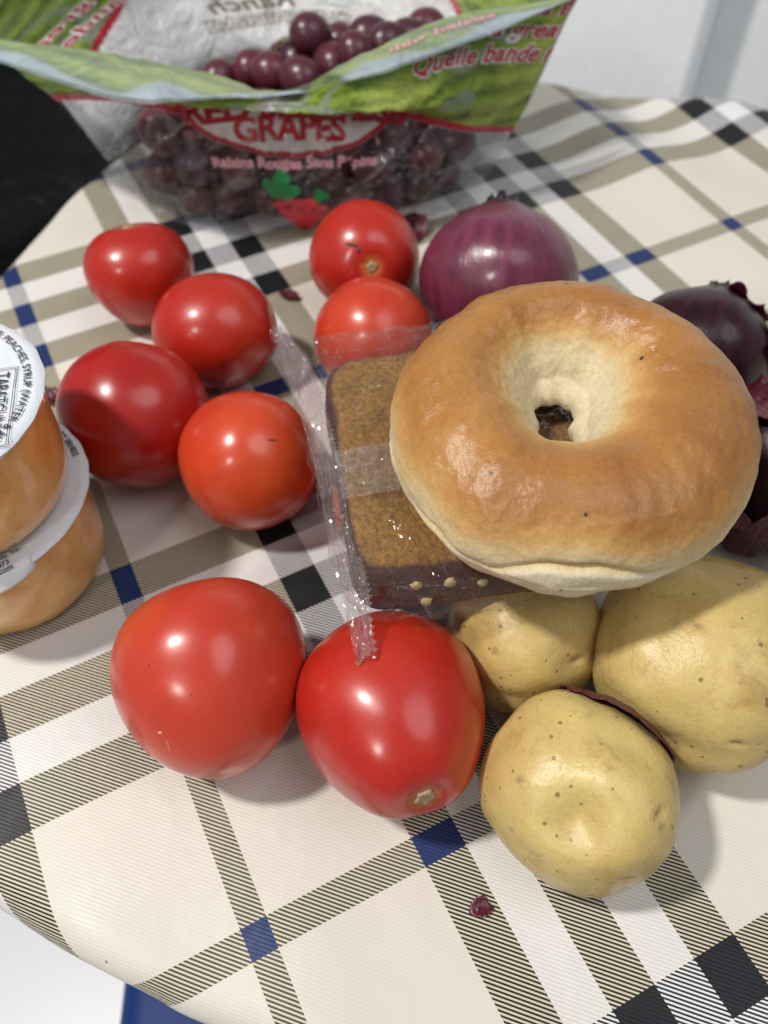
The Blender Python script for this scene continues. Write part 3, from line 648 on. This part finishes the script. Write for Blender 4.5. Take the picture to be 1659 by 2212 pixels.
def mat_lid():
    b = NB('foil_lid'); o = b.obj()
    c = b.mix(b.noise(45, 4, 0.6, o), (0.70, 0.73, 0.77), (0.62, 0.65, 0.69))
    nrm = b.bump(b.noise(120, 3, 0.6, o, 1.0), 0.35, 0.0015); nrm = b.bump(b.vor(420, o).outputs['Distance'], 0.12, 0.0006, nrm)
    return b.done(b.bsdf(Base_Color=c, Roughness=0.38, Normal=nrm, Specular_IOR_Level=0.5))
PEACH, LID = mat_peach(), mat_lid(); INK = plain('black_ink', (0.03, 0.03, 0.035), 0.5); RIM = plain('white_plastic', (0.72, 0.72, 0.72), 0.35)
def lathe(prof, n=96, wob=0.0, seed=0):
    vs = []; m = len(prof)
    for i in range(n):
        w = 2 * math.pi * i / n
        for (r, z) in prof:
            q = r * (1 + wob * noise.noise(Vector((math.cos(w) * 2, math.sin(w) * 2, z * 60 + seed)))); vs.append((q * math.cos(w), q * math.sin(w), z))
    fs = [(i * m + j, ((i + 1) % n) * m + j, ((i + 1) % n) * m + j + 1, i * m + j + 1) for i in range(n) for j in range(m - 1)]
    return vs, fs
def lettering(name, V, Fc, fn, parent, mat, lift):
    P = np.array([fn(x, y) for x, y in V]); P[:, 2] += lift
    return link(name, mesh(name, P, Fc), parent, mat, smooth=False)
def cup(label, loc, rz):
    root = empty('fruit_cup', loc); root.rotation_euler.z = rz; tag(root, label, 'fruit cup', 'stacked fruit cups')
    body = [(0.0005, 0.0012), (0.020, 0.0008), (0.0285, 0.0), (0.0312, 0.0006), (0.0330, 0.0024), (0.0341, 0.0055), (0.0348, 0.010), (0.0354, 0.018), (0.0359, 0.028), (0.0362, 0.037), (0.0364, 0.0410)]
    link('cup', mesh('cup', *lathe(body, 120, 0.010)), root, PEACH)
    link('rim', mesh('rim', *lathe([(0.0362, 0.0405), (0.0384, 0.0410), (0.0388, 0.0418), (0.0386, 0.0428), (0.036, 0.0430)], 120)), root, RIM)
    # peelable foil, slightly sunk and puckered towards the rim
    n, m = 128, 26; vs = []
    for i in range(n):
        w = 2 * math.pi * i / n
        for j in range(m):
            q = j / (m - 1); r = 0.0391 * q * (1 + 0.004 * math.sin(23 * w) * q ** 4)
            z = 0.0437 - 0.0007 * (1 - q ** 2) + 0.0005 * noise.noise(Vector((math.cos(w) * q * 3, math.sin(w) * q * 3, loc[2] * 50))) - 0.0012 * max(0, (q - 0.95) / 0.05) ** 2
            vs.append((r * math.cos(w), r * math.sin(w), z))
    lid = link('foil_lid', mesh('foil_lid', vs, grid_faces(n, m, True)), root, LID)
    return root, lid
cx, cy = -0.1405, 0.1745
lower, lid1 = cup('lower of the two stacked peach fruit cups, standing on the cloth', (cx, cy, 0.0003), 0.0)
upper, lid2 = cup('upper of the two stacked peach fruit cups, its printed lid facing up', (cx, cy, 0.0450), 0.0)
LZ = 0.0442
# upper lid: ring of small print and the boxed name
def arc(r0, a0):
    return lambda x, y: ((r0 + y) * math.cos(a0 - x / r0), (r0 + y) * math.sin(a0 - x / r0), 0)
V, Fc = text_geo('INGREDIENTS: PEACHES, SYRUP (WATER & SUGAR), CITRIC ACID', 0.0034, 0.00003, 0, 1.0)
lettering('ingredients_print', V, Fc, arc(0.0333, 0.08), lid2, INK, LZ)
q0 = on_z(-6, 880, 0.0892) - np.array([cx, cy, 0]); dr = (on_z(5, 960, 0.0892) - on_z(27, 800, 0.0892)); ua = math.atan2(dr[1], dr[0])
def straight(x0, y0, ang):
    c, s = math.cos(ang), math.sin(ang); return lambda x, y: (x0 + x * c - y * s, y0 + x * s + y * c, 0)
V, Fc = text_geo('TABATCHNICK', 0.0060, 0.00002, 0, 0.92); V[:, 0] *= 0.74
lettering('name_print', V, Fc, straight(q0[0] - 0.002, q0[1], ua), lid2, INK, LZ)
hw = float(V[:, 0].max()) + 0.0012; fr = straight(q0[0] - 0.002, q0[1], ua)
def frame_geo(x0, x1, y0, y1, t):
    v = []; f = []
    for (a, b, c, d) in ((x0, x1, y0, y0 + t), (x0, x1, y1 - t, y1), (x0, x0 + t, y0 + t, y1 - t), (x1 - t, x1, y0 + t, y1 - t)):
        k = len(v); v += [(a, c), (b, c), (b, d), (a, d)]; f.append((k, k + 1, k + 2, k + 3))
    return np.array(v), f
for (m_, t_) in ((0.0, 0.00022), (0.0006, 0.00016)):
    v_, f_ = frame_geo(-hw - m_, hw + m_, -0.0016 - m_, 0.0060 + m_, t_); lettering('name_frame', v_, f_, fr, lid2, INK, LZ)
# lower lid: pull tab hanging over the front rim, three lines of small print; date code near the back rim
nA, nR = 40, 10; vs = []; a0, a1 = math.radians(-120), math.radians(-44)
for i in range(nA):
    w = a0 + (a1 - a0) * i / (nA - 1); ed = math.sin(math.pi * i / (nA - 1)) ** 0.35
    for j in range(nR):
        q = j / (nR - 1); r = 0.0372 + (0.0065 * ed) * q; vs.append((r * math.cos(w), r * math.sin(w), 0.0440 + 0.0004 * (1 - q) - 0.0032 * q ** 1.6 + 0.0004 * noise.noise(Vector((w * 6, q * 2, 1)))))
solid(link('pull_tab', mesh('pull_tab', vs, grid_faces(nA, nR)), lid1, LID), 0.0002)
for k, (tx, rr) in enumerate((('Tabatchnick Fine Foods, Inc.', 0.0335), ('Somerset, NJ 08873', 0.0362), ('www.tabatchnick.com', 0.0389))):
    V, Fc = text_geo(tx, 0.0027, 0.00003)
    R_ = rr
    def tabf(x, y, R_=R_):
        w = math.radians(-72) + x / R_; r = R_ - y; z = 0 if r < 0.0372 else 0.0004 - 0.0032 * max(0, (r - 0.0372) / 0.0065) ** 1.6
        return (r * math.cos(w), r * math.sin(w), z)
    lettering('address_print', V, Fc, tabf, lid1, INK, LZ + 0.0003)
V, Fc = text_geo('BEST BY 081825', 0.0030, 0.00006); lettering('date_print', V, Fc, arc(0.0350, 0.72), lid1, INK, LZ)

# ------------------------------------------------------------------ grape bag: front and back film panels joined at the side seams
LV = np.array([0.0, 0.28, 0.50, 0.60, 0.84, 1.0]); CV = np.arange(7.0)
PX = [  # per level: seven columns of (pixel x, pixel y, distance into the picture)
 [(335, 474, .398), (410, 500, .388), (520, 508, .386), (640, 510, .385), (780, 505, .385), (880, 490, .388), (965, 463, .395)],
 [(235, 352, .412), (335, 395, .380), (480, 400, .374), (630, 400, .372), (790, 400, .373), (935, 392, .382), (1058, 370, .412)],
 [(118, 215, .424), (245, 222, .392), (430, 236, .384), (620, 225, .386), (800, 232, .388), (980, 262, .396), (1116, 268, .424)],
 [(60, 170, .428), (220, 196, .388), (430, 226, .374), (620, 242, .366), (800, 240, .372), (990, 215, .394), (1150, 205, .428)],
 [(-40, 80, .436), (230, 112, .398), (430, 150, .390), (605, 194, .379), (790, 112, .400), (1000, 30, .418), (1240, 12, .436)],
 [(-75, 110, .420), (250, 214, .360), (430, 214, .360), (605, 206, .372), (800, 164, .379), (1010, 92, .396), (1275, -20, .440)]]
FR = np.array([[on_y(*p) for p in row] for row in PX])
def surf(ctrl, lv, s, t):
    """s, t arrays of equal length -> points on the sheet through the control net"""
    g = catmull(CV, np.swapaxes(ctrl, 0, 1), s)            # (n, levels, 3)
    out = np.zeros((len(s), 3)); n = len(lv); k = np.clip(np.searchsorted(lv, t, side='right') - 1, 0, n - 2)
    tg = np.zeros_like(g)
    for i in range(n):
        a, b = max(i - 1, 0), min(i + 1, n - 1); tg[:, i] = (g[:, b] - g[:, a]) / (lv[b] - lv[a])
    ar = np.arange(len(s)); h = (lv[k + 1] - lv[k])[:, None]; u = ((t - lv[k]) / h[:, 0])[:, None]
    return (2*u**3-3*u**2+1)*g[ar, k] + (u**3-2*u**2+u)*h*tg[ar, k] + (-2*u**3+3*u**2)*g[ar, k+1] + (u**3-u**2)*h*tg[ar, k+1]
def crinkle(P, s, t, seed):
    w = nzs(np.c_[s * 1.4, t * 5, s * 0], 1.0, seed) * 0.0022 + np.abs(nzs(np.c_[s * 2.6 + t * 4, t * 7 - s, s * 0], 1.0, seed + 5)) * 0.0030 + nzs(np.c_[s * 9, t * 22, s * 0], 1.0, seed + 9) * 0.0006
    return w
def fsurf(s, t, lift=0.0):
    s, t = np.asarray(s, float), np.asarray(t, float)
    P = surf(FR, LV, s, t); P[:, 1] -= crinkle(P, s, t, 3.0) * np.clip(np.minimum(s, 6 - s), 0.15, 1); P[:, 2] = np.maximum(P[:, 2], 0.0012)
    if lift:
        e = 1e-3; A = surf(FR, LV, np.clip(s + e, 0, 6), t) - surf(FR, LV, np.clip(s - e, 0, 6), t); B = surf(FR, LV, s, np.clip(t + e, 0, 1)) - surf(FR, LV, s, np.clip(t - e, 0, 1))
        N = np.cross(A, B); N /= np.linalg.norm(N, axis=1)[:, None] + 1e-12; P += N * lift
    return P
# back panel net shares the two side seams
BK = np.zeros((5, 7, 3)); BLV = np.array([0.0, 0.28, 0.5, 0.84, 1.0])
for i, fi in enumerate((0, 1, 2, 4, 5)):
    for c in range(7):
        s = c / 6; base = FR[fi, 0] * (1 - s) + FR[fi, 6] * s; bulge = math.sin(math.pi * s) ** 0.6
        y = base[1] + bulge * (0.095 if i < 4 else 0.090) + 0.004 * (i > 1)
        z = (0.001, 0.030, 0.058, 0.100, 0.125)[i] if 0 < c < 6 else base[2]
        BK[i, c] = (base[0] * (1 + 0.04 * bulge), y, z)
def bsurf(s, t):
    s, t = np.asarray(s, float), np.asarray(t, float); P = surf(BK, BLV, s, t); P[:, 1] += crinkle(P, s, t, 8.0) * np.clip(np.minimum(s, 6 - s), 0.0, 1); P[:, 2] = np.maximum(P[:, 2], 0.0012); return P
def fbm(x, y, sc, seed):
    return np.array([noise.fractal(Vector((a * sc + seed, b * sc, seed)), 0.9, 2.0, 4) for a, b in zip(x, y)])
def vineyard(s, t, seed):
    """printed landscape: rows of vines, dark gaps, yellow-green light patches"""
    n1 = nzs(np.c_[s, t * 6, s * 0], 1.3, seed); n2 = nzs(np.c_[s * 3, t * 18, s * 0], 1.6, seed + 3); n3 = nzs(np.c_[s * 9, t * 50, s * 0], 1.5, seed + 6)
    rows = 0.5 + 0.5 * np.sin((t * 95 - s * 6.5 + n1 * 3.0 + n2 * 1.2))
    f = np.clip(0.25 + 0.65 * rows + 0.35 * n2 + 0.35 * n3, 0, 1)[:, None]
    c = (1 - f) * np.array([0.075, 0.135, 0.012]) + f * np.array([0.33, 0.47, 0.045])
    k = sstep(0.15, 0.45, n1)[:, None]; c = c * (1 - k) + k * ((1 - f) * np.array([0.19, 0.27, 0.03]) + f * np.array([0.46, 0.55, 0.09]))
    path = sstep(0.09, 0.03, np.abs(n1 + 0.28))[:, None] * 0.7; c = c * (1 - path) + path * np.array([0.30, 0.36, 0.30])
    return c
RED = np.array([0.52, 0.012, 0.03])
def paint_front(s, t):
    n = len(s); col = np.ones((n, 3)) * 0.8; al = np.zeros(n)
    wob = 0.012 * np.sin(s * 1.9)
    edge = 0.475 + wob + 0.02 * sstep(3, 0.3, s) + 0.0 * sstep(4.4, 5.2, s)
    gr = t > edge + 0.026; rd = (t > edge) & ~gr
    col[gr] = vineyard(s[gr], t[gr], 2.0); al[gr] = 0.97; col[rd] = RED; al[rd] = 0.95
    e = ((s - 3.05) / 1.30) ** 2 + ((t - 0.520) / 0.160) ** 2
    ring = (e < 1) & (t < 0.66); col[ring] = RED; al[ring] = 0.95
    e2 = ((s - 3.05) / 1.22) ** 2 + ((t - 0.520) / 0.148) ** 2
    w = (e2 < 1) & (t < 0.565); col[w] = (0.90, 0.90, 0.90); al[w] = 0.98
    g2 = (t >= 0.565) & (e < 1); col[g2] = vineyard(s[g2], t[g2], 2.0)
    # clear window where the zip sags in the middle
    cw = sstep(0.30, 0.16, np.abs(s - 2.75 - (t - 0.6) * 2.0)) * (t > 0.60); al = al * (1 - 0.85 * cw)
    # sky at the top of the print, clear edge of the mouth
    sk = sstep(0.945, 0.965, t + 0.02 * np.sin(s * 5) + 0.012 * nzs(np.c_[s * 4, t * 9, s * 0], 1, 4))[:, None]
    sky = np.array([0.42, 0.55, 0.66]) + 0.18 * nzs(np.c_[s * 2, t * 30, s * 0], 1.3, 9)[:, None]
    col = col * (1 - sk) + sk * sky; al = np.where(t > 0.985, al * 0.4, al)
    return col, al
def paint_back(s, t):
    n = len(s); col = np.ones((n, 3)) * 0.8; al = np.zeros(n)
    ss = np.minimum(s, 6 - s)
    edge = 0.495 + 0.10 * sstep(0.4, 1.05, ss) + 0.5 * sstep(1.0, 1.5, ss) - 0.015 * np.sin(ss * 9)
    gr = t > edge + 0.028; rd = (t > edge) & ~gr
    wh = (t > 0.26) & ~gr & ~rd; k = sstep(0.26, 0.42, t[wh]); col[wh] = (0.90, 0.90, 0.91); al[wh] = 0.86 * k
    col[gr] = vineyard(s[gr], t[gr], 6.0); al[gr] = 0.93; col[rd] = RED; al[rd] = 0.9
    return col, al
def mat_bag():
    b = NB('printed_bag_film'); at = b.n('Attribute', attribute_name='print', attribute_type='GEOMETRY'); o = b.obj()
    h = b.noise(42, 4, 0.6, o, 1.6); h2 = b.noise(150, 3, 0.6, o, 1.0)
    nrm = b.bump(h, 0.75, 0.006); nrm = b.bump(h2, 0.45, 0.0015, nrm)
    cr = b.noise(30, 4, 0.55, o, 2.5); ridge = b.ramp(b.math('ABSOLUTE', b.math('SUBTRACT', cr, 0.5)), [(0.0, 1.0), (0.020, 0.0)])
    nrmp = nrm; nrm = b.bump(ridge, 1.0, 0.0022, nrm)
    lw = b.n('LayerWeight', {'Blend': 0.3, 'Normal': nrm}).outputs['Facing']
    tr = b.n('BsdfTransparent', {'Color': (0.95, 0.95, 0.96)}).outputs[0]
    gl = b.n('BsdfGlossy', {'Color': (1, 1, 1), 'Roughness': 0.11, 'Normal': nrm}).outputs[0]
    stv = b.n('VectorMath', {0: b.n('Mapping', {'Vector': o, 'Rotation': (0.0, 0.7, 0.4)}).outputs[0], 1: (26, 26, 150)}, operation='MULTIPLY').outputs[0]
    glare_streak = b.ramp(b.noise(1.0, 4, 0.6, stv, 0.8), [(0.56, 0.0), (0.74, 1.0)])
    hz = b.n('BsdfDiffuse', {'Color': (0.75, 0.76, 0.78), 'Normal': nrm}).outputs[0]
    fl = b.n('MixShader', {0: b.math('ADD', b.ramp(h, [(0.45, 0.0), (0.78, 0.10)]), b.math('ADD', b.math('MULTIPLY', ridge, 0.20), b.math('MULTIPLY', glare_streak, 0.22))), 1: tr, 2: hz}).outputs[0]  # glints painted as white diffuse along the ridges and streaks
    fl = b.n('MixShader', {0: b.math('ADD', b.math('ADD', 0.03, b.math('MULTIPLY', glare_streak, 0.18)), b.math('MULTIPLY', b.math('POWER', lw, 4.0), 0.28), clamp=True), 1: fl, 2: gl}).outputs[0]
    # the inside of the printed film looks paler: the ink sits under a white backing film
    geo = b.n('NewGeometry'); back = geo.outputs['Backfacing']
    pc_ = b.mix(b.math('MULTIPLY', back, 0.33), at.outputs['Color'], (0.66, 0.74, 0.74))
    pr = b.bsdf(Base_Color=pc_, Roughness=0.32, Normal=nrmp, Specular_IOR_Level=0.5, Coat_Weight=0.3, Coat_Roughness=0.1)
    tl = b.n('BsdfTranslucent', {'Color': pc_}).outputs[0]
    pr = b.n('MixShader', {0: 0.38, 1: pr, 2: tl}).outputs[0]
    return b.done(b.n('MixShader', {0: at.outputs['Alpha'], 1: fl, 2: pr}).outputs[0])
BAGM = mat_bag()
bag = empty('grape_bag', (-0.03, 0.44, 0)); tag(bag, 'open clear plastic grape bag printed with green vineyard and red lettering', 'bag')
def bag_panel(name, fn, paint, nu, nv, flip=False):
    S_, T_ = np.meshgrid(np.linspace(0, 6, nu), np.linspace(0, 1, nv), indexing='ij'); s, t = S_.ravel(), T_.ravel()
    P = fn(s, t) - np.array([-0.03, 0.44, 0]); fs = grid_faces(nu, nv)
    if flip: fs = [f[::-1] for f in fs]
    me = mesh(name, P, fs); col, al = paint(s, t)
    ca = me.color_attributes.new('print', 'FLOAT_COLOR', 'POINT'); ca.data.foreach_set('color', np.c_[np.clip(col, 0, 1), al].astype(np.float32).ravel())
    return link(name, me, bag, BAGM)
front = bag_panel('front_panel', fsurf, paint_front, 460, 230)
rear = bag_panel('back_panel', bsurf, paint_back, 260, 130)
# bottom film joining the two
nb_ = 60; vs = []
for i in range(nb_):
    s = 6 * i / (nb_ - 1); a = fsurf([s], [0.0])[0]; b_ = bsurf([s], [0.0])[0]
    for j in range(14): q = j / 13; p = a * (1 - q) + b_ * q; vs.append((p[0] + 0.03, p[1] - 0.44, 0.0013))
bt = mesh('bottom_panel', vs, grid_faces(nb_, 14)); ca = bt.color_attributes.new('print', 'FLOAT_COLOR', 'POINT'); ca.data.foreach_set('color', np.zeros(len(bt.vertices) * 4, np.float32))
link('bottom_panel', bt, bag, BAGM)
def ink(name, col, rough=0.4): return plain(name, col, rough)
RINK, WINK, PINK, GINK, BINK = ink('red_ink', (0.42, 0.012, 0.025)), ink('white_ink', (0.80, 0.78, 0.78)), ink('pink_ink', (0.72, 0.36, 0.42)), ink('green_ink', (0.02, 0.26, 0.07)), ink('brown_ink', (0.20, 0.17, 0.11))
SM, TM = 0.0265, 0.185           # metres of film per column, per unit of t (roughly)
def on_front(body, size, s0, t0, mat, bold=0.0, shear=0.0, name='lettering', slope=0.0, lift=0.0005, spacing=1.0, curve=0.0, rot180=False, sx=1.0, left=False):
    V, Fc = text_geo(body, size, bold, shear, spacing)
    if rot180: V = -V
    if left: V[:, 0] -= V[:, 0].min()
    s = s0 + V[:, 0] * sx / SM; t = t0 + V[:, 1] / TM + slope * V[:, 0] / TM + curve * (V[:, 0] / SM) ** 2
    P = fsurf(np.clip(s, 0.02, 5.98), np.clip(t, 0, 1), lift) - np.array([-0.03, 0.44, 0])
    return link(name, mesh(name, P, Fc), front, mat, smooth=False)
on_front('GRAPES', 0.0165, 3.02, 0.402, RINK, 0.0006, spacing=0.95, sx=0.66)
on_front('RED SEEDLESS', 0.0195, 3.1, 0.458, RINK, 0.0008, spacing=0.95, sx=0.60)
on_front('Raisins Rouges Sans P\u00e9pins', 0.0070, 3.05, 0.335, PINK, 0.0003, curve=0.004, sx=0.75)
for (tx, s0, t0, sz, sh, w) in (('Product of U', 4.72, 0.862, 0.0095, 0, 0.72), ('Produit des \u00c9', 4.60, 0.812, 0.0095, 0, 0.72), ('What a great b', 4.62, 0.752, 0.0108, 0.3, 0.66), ('Quelle bande form', 4.48, 0.692, 0.0108, 0.3, 0.62)):
    on_front(tx, sz, s0, t0, WINK, 0.0008, sh, lift=0.0004, name='lettering_outline', sx=w, left=True); on_front(tx, sz, s0 + 0.015, t0, RINK, 0.0002, sh, lift=0.0008, sx=w, left=True)
on_front('sealed with', 0.0060, 4.75, 0.935, PINK, 0.0001, lift=-0.0006, rot180=True)
# little printed bunch of grapes: leaf and berries
def print_shape(V, Fc, s0, t0, mat, name, lift=0.0005):
    V = np.array(V); P = fsurf(s0 + V[:, 0] / SM, t0 + V[:, 1] / 0.112, lift) - np.array([-0.03, 0.44, 0]); link(name, mesh(name, P, Fc), front, mat, smooth=False)
def blob2(cx_, cy_, r, n=12, wob=0.0, sd=0):
    return [(cx_ + r * (1 + wob * math.sin(3 * 2 * math.pi * i / n + sd)) * math.cos(2 * math.pi * i / n), cy_ + r * (1 + wob * math.sin(3 * 2 * math.pi * i / n + sd)) * math.sin(2 * math.pi * i / n)) for i in range(n)], [tuple(range(n))]
gv, gf = [], []
for (x, y) in ((-0.008, 0.002), (-0.004, 0.004), (0, 0.003), (0.004, 0.004), (0.008, 0.001), (-0.006, -0.002), (-0.002, -0.001), (0.003, -0.001), (0.0065, -0.003), (-0.003, -0.005), (0.001, -0.005), (0.005, -0.006), (0.0, -0.009), (0.003, -0.010), (0.0015, -0.0135)):
    v, f = blob2(x, y, 0.0026); k = len(gv); gv += v; gf += [tuple(i + k for i in q) for q in f]
print_shape(gv, gf, 3.10, 0.180, ink('bright_red_ink', (0.60, 0.012, 0.03)), 'printed_berries')
gv, gf = [], []
for (x, y, r, sd) in ((-0.009, 0.010, 0.0042, 0), (-0.004, 0.0085, 0.0040, 1), (0.0075, 0.0065, 0.0028, 2), (-0.006, 0.0145, 0.003, 3)):
    v, f = blob2(x, y, r, 14, 0.28, sd); k = len(gv); gv += v; gf += [tuple(i + k for i in q) for q in f]
print_shape(gv, gf, 3.10, 0.184, GINK, 'printed_leaf')
# print on the back panel, seen reversed from inside
def on_back(body, size, s0, t0, mat, bold=0.0, shear=0.0, slope=0.0, lift=0.0006):
    V, Fc = text_geo(body, size, bold, shear); V[:, 0] *= -1
    P = bsurf(np.clip(s0 + V[:, 0] / SM, 0.02, 5.98), np.clip(t0 + V[:, 1] / TM + slope * V[:, 0] / TM, 0, 1)) - np.array([-0.03, 0.44, 0]); P[:, 1] -= lift
    link('lettering', mesh('lettering', P, Fc), rear, mat, smooth=False)
on_back('Ranch', 0.0130, 2.45, 0.462, BINK, 0.0002, 0.3)
# lines of unreadable small print: rows of short strokes
rg_ = random.Random(5)
for k in range(4):
    V = []; Fc = []; x = -0.028
    while x < 0.028:
        w = rg_.uniform(0.0006, 0.0022); hh = rg_.uniform(0.0007, 0.0012); i0 = len(V); V += [(x, 0), (x + w, 0), (x + w, hh), (x, hh)]; Fc.append((i0, i0 + 1, i0 + 2, i0 + 3)); x += w + rg_.uniform(0.0004, 0.0012)
    V = np.array(V); P = bsurf(2.75 + V[:, 0] / SM, 0.440 - 0.012 * k + V[:, 1] / TM) - np.array([-0.03, 0.44, 0]); P[:, 1] -= 0.0006
    link('small_print', mesh('small_print', P, Fc), rear, BINK, smooth=False)
for (tx, t0) in (('What a great bunch!', 0.640), ('Quelle bande formidable!', 0.585)):
    on_back(tx, 0.0085, 0.42, t0, WINK, 0.0006, 0.3); on_back(tx, 0.0085, 0.42, t0, RINK, 0.0001, 0.3, lift=0.0009)

# ------------------------------------------------------------------ grapes
def mat_grape(seed):
    b = NB('grape_skin'); o = b.obj(); rnd = b.n('ObjectInfo').outputs['Random']
    c = b.mix(rnd, (0.050, 0.006, 0.018), (0.12, 0.010, 0.022)); c = b.mix(b.ramp(b.noise(120, 3, 0.6, o, 0.8), [(0.4, 0.0), (0.72, 0.8)]), c, (0.045, 0.010, 0.022))
    bl = b.ramp(b.noise(70, 4, 0.65, o), [(0.45, 0.0), (0.75, 0.28)]); c = b.mix(bl, c, (0.25, 0.19, 0.24))
    return b.done(b.bsdf(Base_Color=c, Roughness=b.ramp(b.noise(90, 3, vec=o), [(0.3, 0.22), (0.7, 0.42)]), Subsurface_Weight=0.10, Subsurface_Radius=(0.006, 0.002, 0.002), Subsurface_Scale=0.5))
GR = mat_grape(0); STEM = plain('grape_stem', (0.22, 0.21, 0.06), 0.6)
gdat = []
for k in range(5):
    V, Fc = ico(3); P = V * np.array([1, 1, 1.12 + 0.07 * k / 4]) * (1 + 0.02 * nzs(V, 1.5, k * 3.0))[:, None]
    P[:, 2] -= 0.06 * np.exp(-(np.arccos(np.clip(V[:, 2], -1, 1)) / 0.25) ** 2); gdat.append((P, Fc))
bunch = empty('grape_bunch', (-0.03, 0.44, 0.002)); tag(bunch, 'heap of dark red grapes on their stalks inside the plastic bag', 'grapes')
gm = []
for P, Fc in gdat: m = mesh('grape', P, Fc); m.materials.append(GR); m.polygons.foreach_set('use_smooth', [True] * len(m.polygons)); gm.append(m)
placed = []
rng = random.Random(11)
def pack(n):
    # settle n balls in the bag: push apart, gravity, the film as walls
    g = np.random.RandomState(4); r = g.uniform(0.0090, 0.0113, n); x = g.uniform(-0.095, 0.045, n); y = g.uniform(0.40, 0.475, n); z = g.uniform(0.012, 0.11, n)
    P = np.c_[x, y, z]
    for it in range(420):
        P[:, 2] -= 0.0009 if it < 330 else 0.0002; P[:, 0] -= 0.0006 * (P[:, 0] + 0.028) * (P[:, 2] > 0.04)
        for k in range(3):
            d = P[:, None] - P[None]; L = np.sqrt((d ** 2).sum(2)) + np.eye(n); m = (r[:, None] + r[None]) * 0.955; ov = np.clip(m - L, 0, None) * (1 - np.eye(n))
            P += 0.5 * (d / L[:, :, None] * ov[:, :, None]).sum(1) * 0.8
            zc = np.clip(P[:, 2], 0, 0.07); lo = -0.113 - 0.30 * zc; hi = 0.040 + 0.42 * zc
            P[:, 0] = np.clip(P[:, 0], lo + r, hi - r)
            yf = np.interp(P[:, 2], [0, 0.03, 0.065, 0.08], [0.3885, 0.3795, 0.3880, 0.395]) + np.interp(P[:, 0], [-0.17, -0.13, -0.085, -0.005, 0.030, 0.075], [0.042, 0.010, 0, 0, 0.014, 0.050])
            P[:, 1] = np.clip(P[:, 1], yf + r, 0.486 - 0.15 * np.abs(P[:, 0] + 0.03) - r); P[:, 2] = np.maximum(P[:, 2], r + 0.0022)
    return [(p[0], p[1], p[2], q) for p, q in zip(P, r)]
placed = [g for g in pack(140) if g[2] < max(0.049, 0.064 - 0.9 * max(0, -0.062 - g[0]))]
extra = []
for (px_, py_, y_, r) in ((672, 78, 0.452, 0.0112), (735, 92, 0.470, 0.0105), (800, 82, 0.455, 0.0112), (545, 150, 0.455, 0.0105), (640, 130, 0.455, 0.0105), (720, 138, 0.440, 0.0108), (590, 158, 0.440, 0.0105), (836, 92, 0.440, 0.010), (920, 62, 0.462, 0.0105), (650, 168, 0.425, 0.0105), (880, 85, 0.450, 0.0105), (770, 120, 0.430, 0.0105)):
    p = on_y(px_, py_, y_)
    extra.append((p[0], p[1], p[2], r))
for (a_, b_, c_, r) in extra:
    placed = [g for g in placed if (g[0] - a_) ** 2 + (g[1] - b_) ** 2 + (g[2] - c_) ** 2 > ((g[3] + r) * 0.80) ** 2]
placed += extra
for (x, y, z, r) in placed:
    o = bpy.data.objects.new('grape', gm[rng.randrange(5)]); COL.objects.link(o); o.parent = bunch
    o.location = (x + 0.03, y - 0.44, z - 0.002); o.scale = (r * 0.97,) * 3; o.rotation_euler = (rng.uniform(0, 6), rng.uniform(0, 6), rng.uniform(0, 6))
def stalk(pts, r): link('stalk', mesh('stalk', *tube([np.array(on_y(*p)) - np.array([-0.03, 0.44, 0.002]) for p in pts], r, 8)), bunch, STEM)
stalk([(640, 100, .452), (622, 86, .452), (605, 88, .453), (600, 104, .455), (590, 124, .458), (610, 150, .46)], 0.0008)
stalk([(600, 112, .455), (580, 120, .455), (560, 135, .456)], 0.0006)
stalk([(830, 300, .396), (790, 345, .393), (770, 400, .392), (760, 440, .392)], 0.0014)
stalk([(730, 180, .43), (760, 230, .42), (800, 300, .40)], 0.0014)
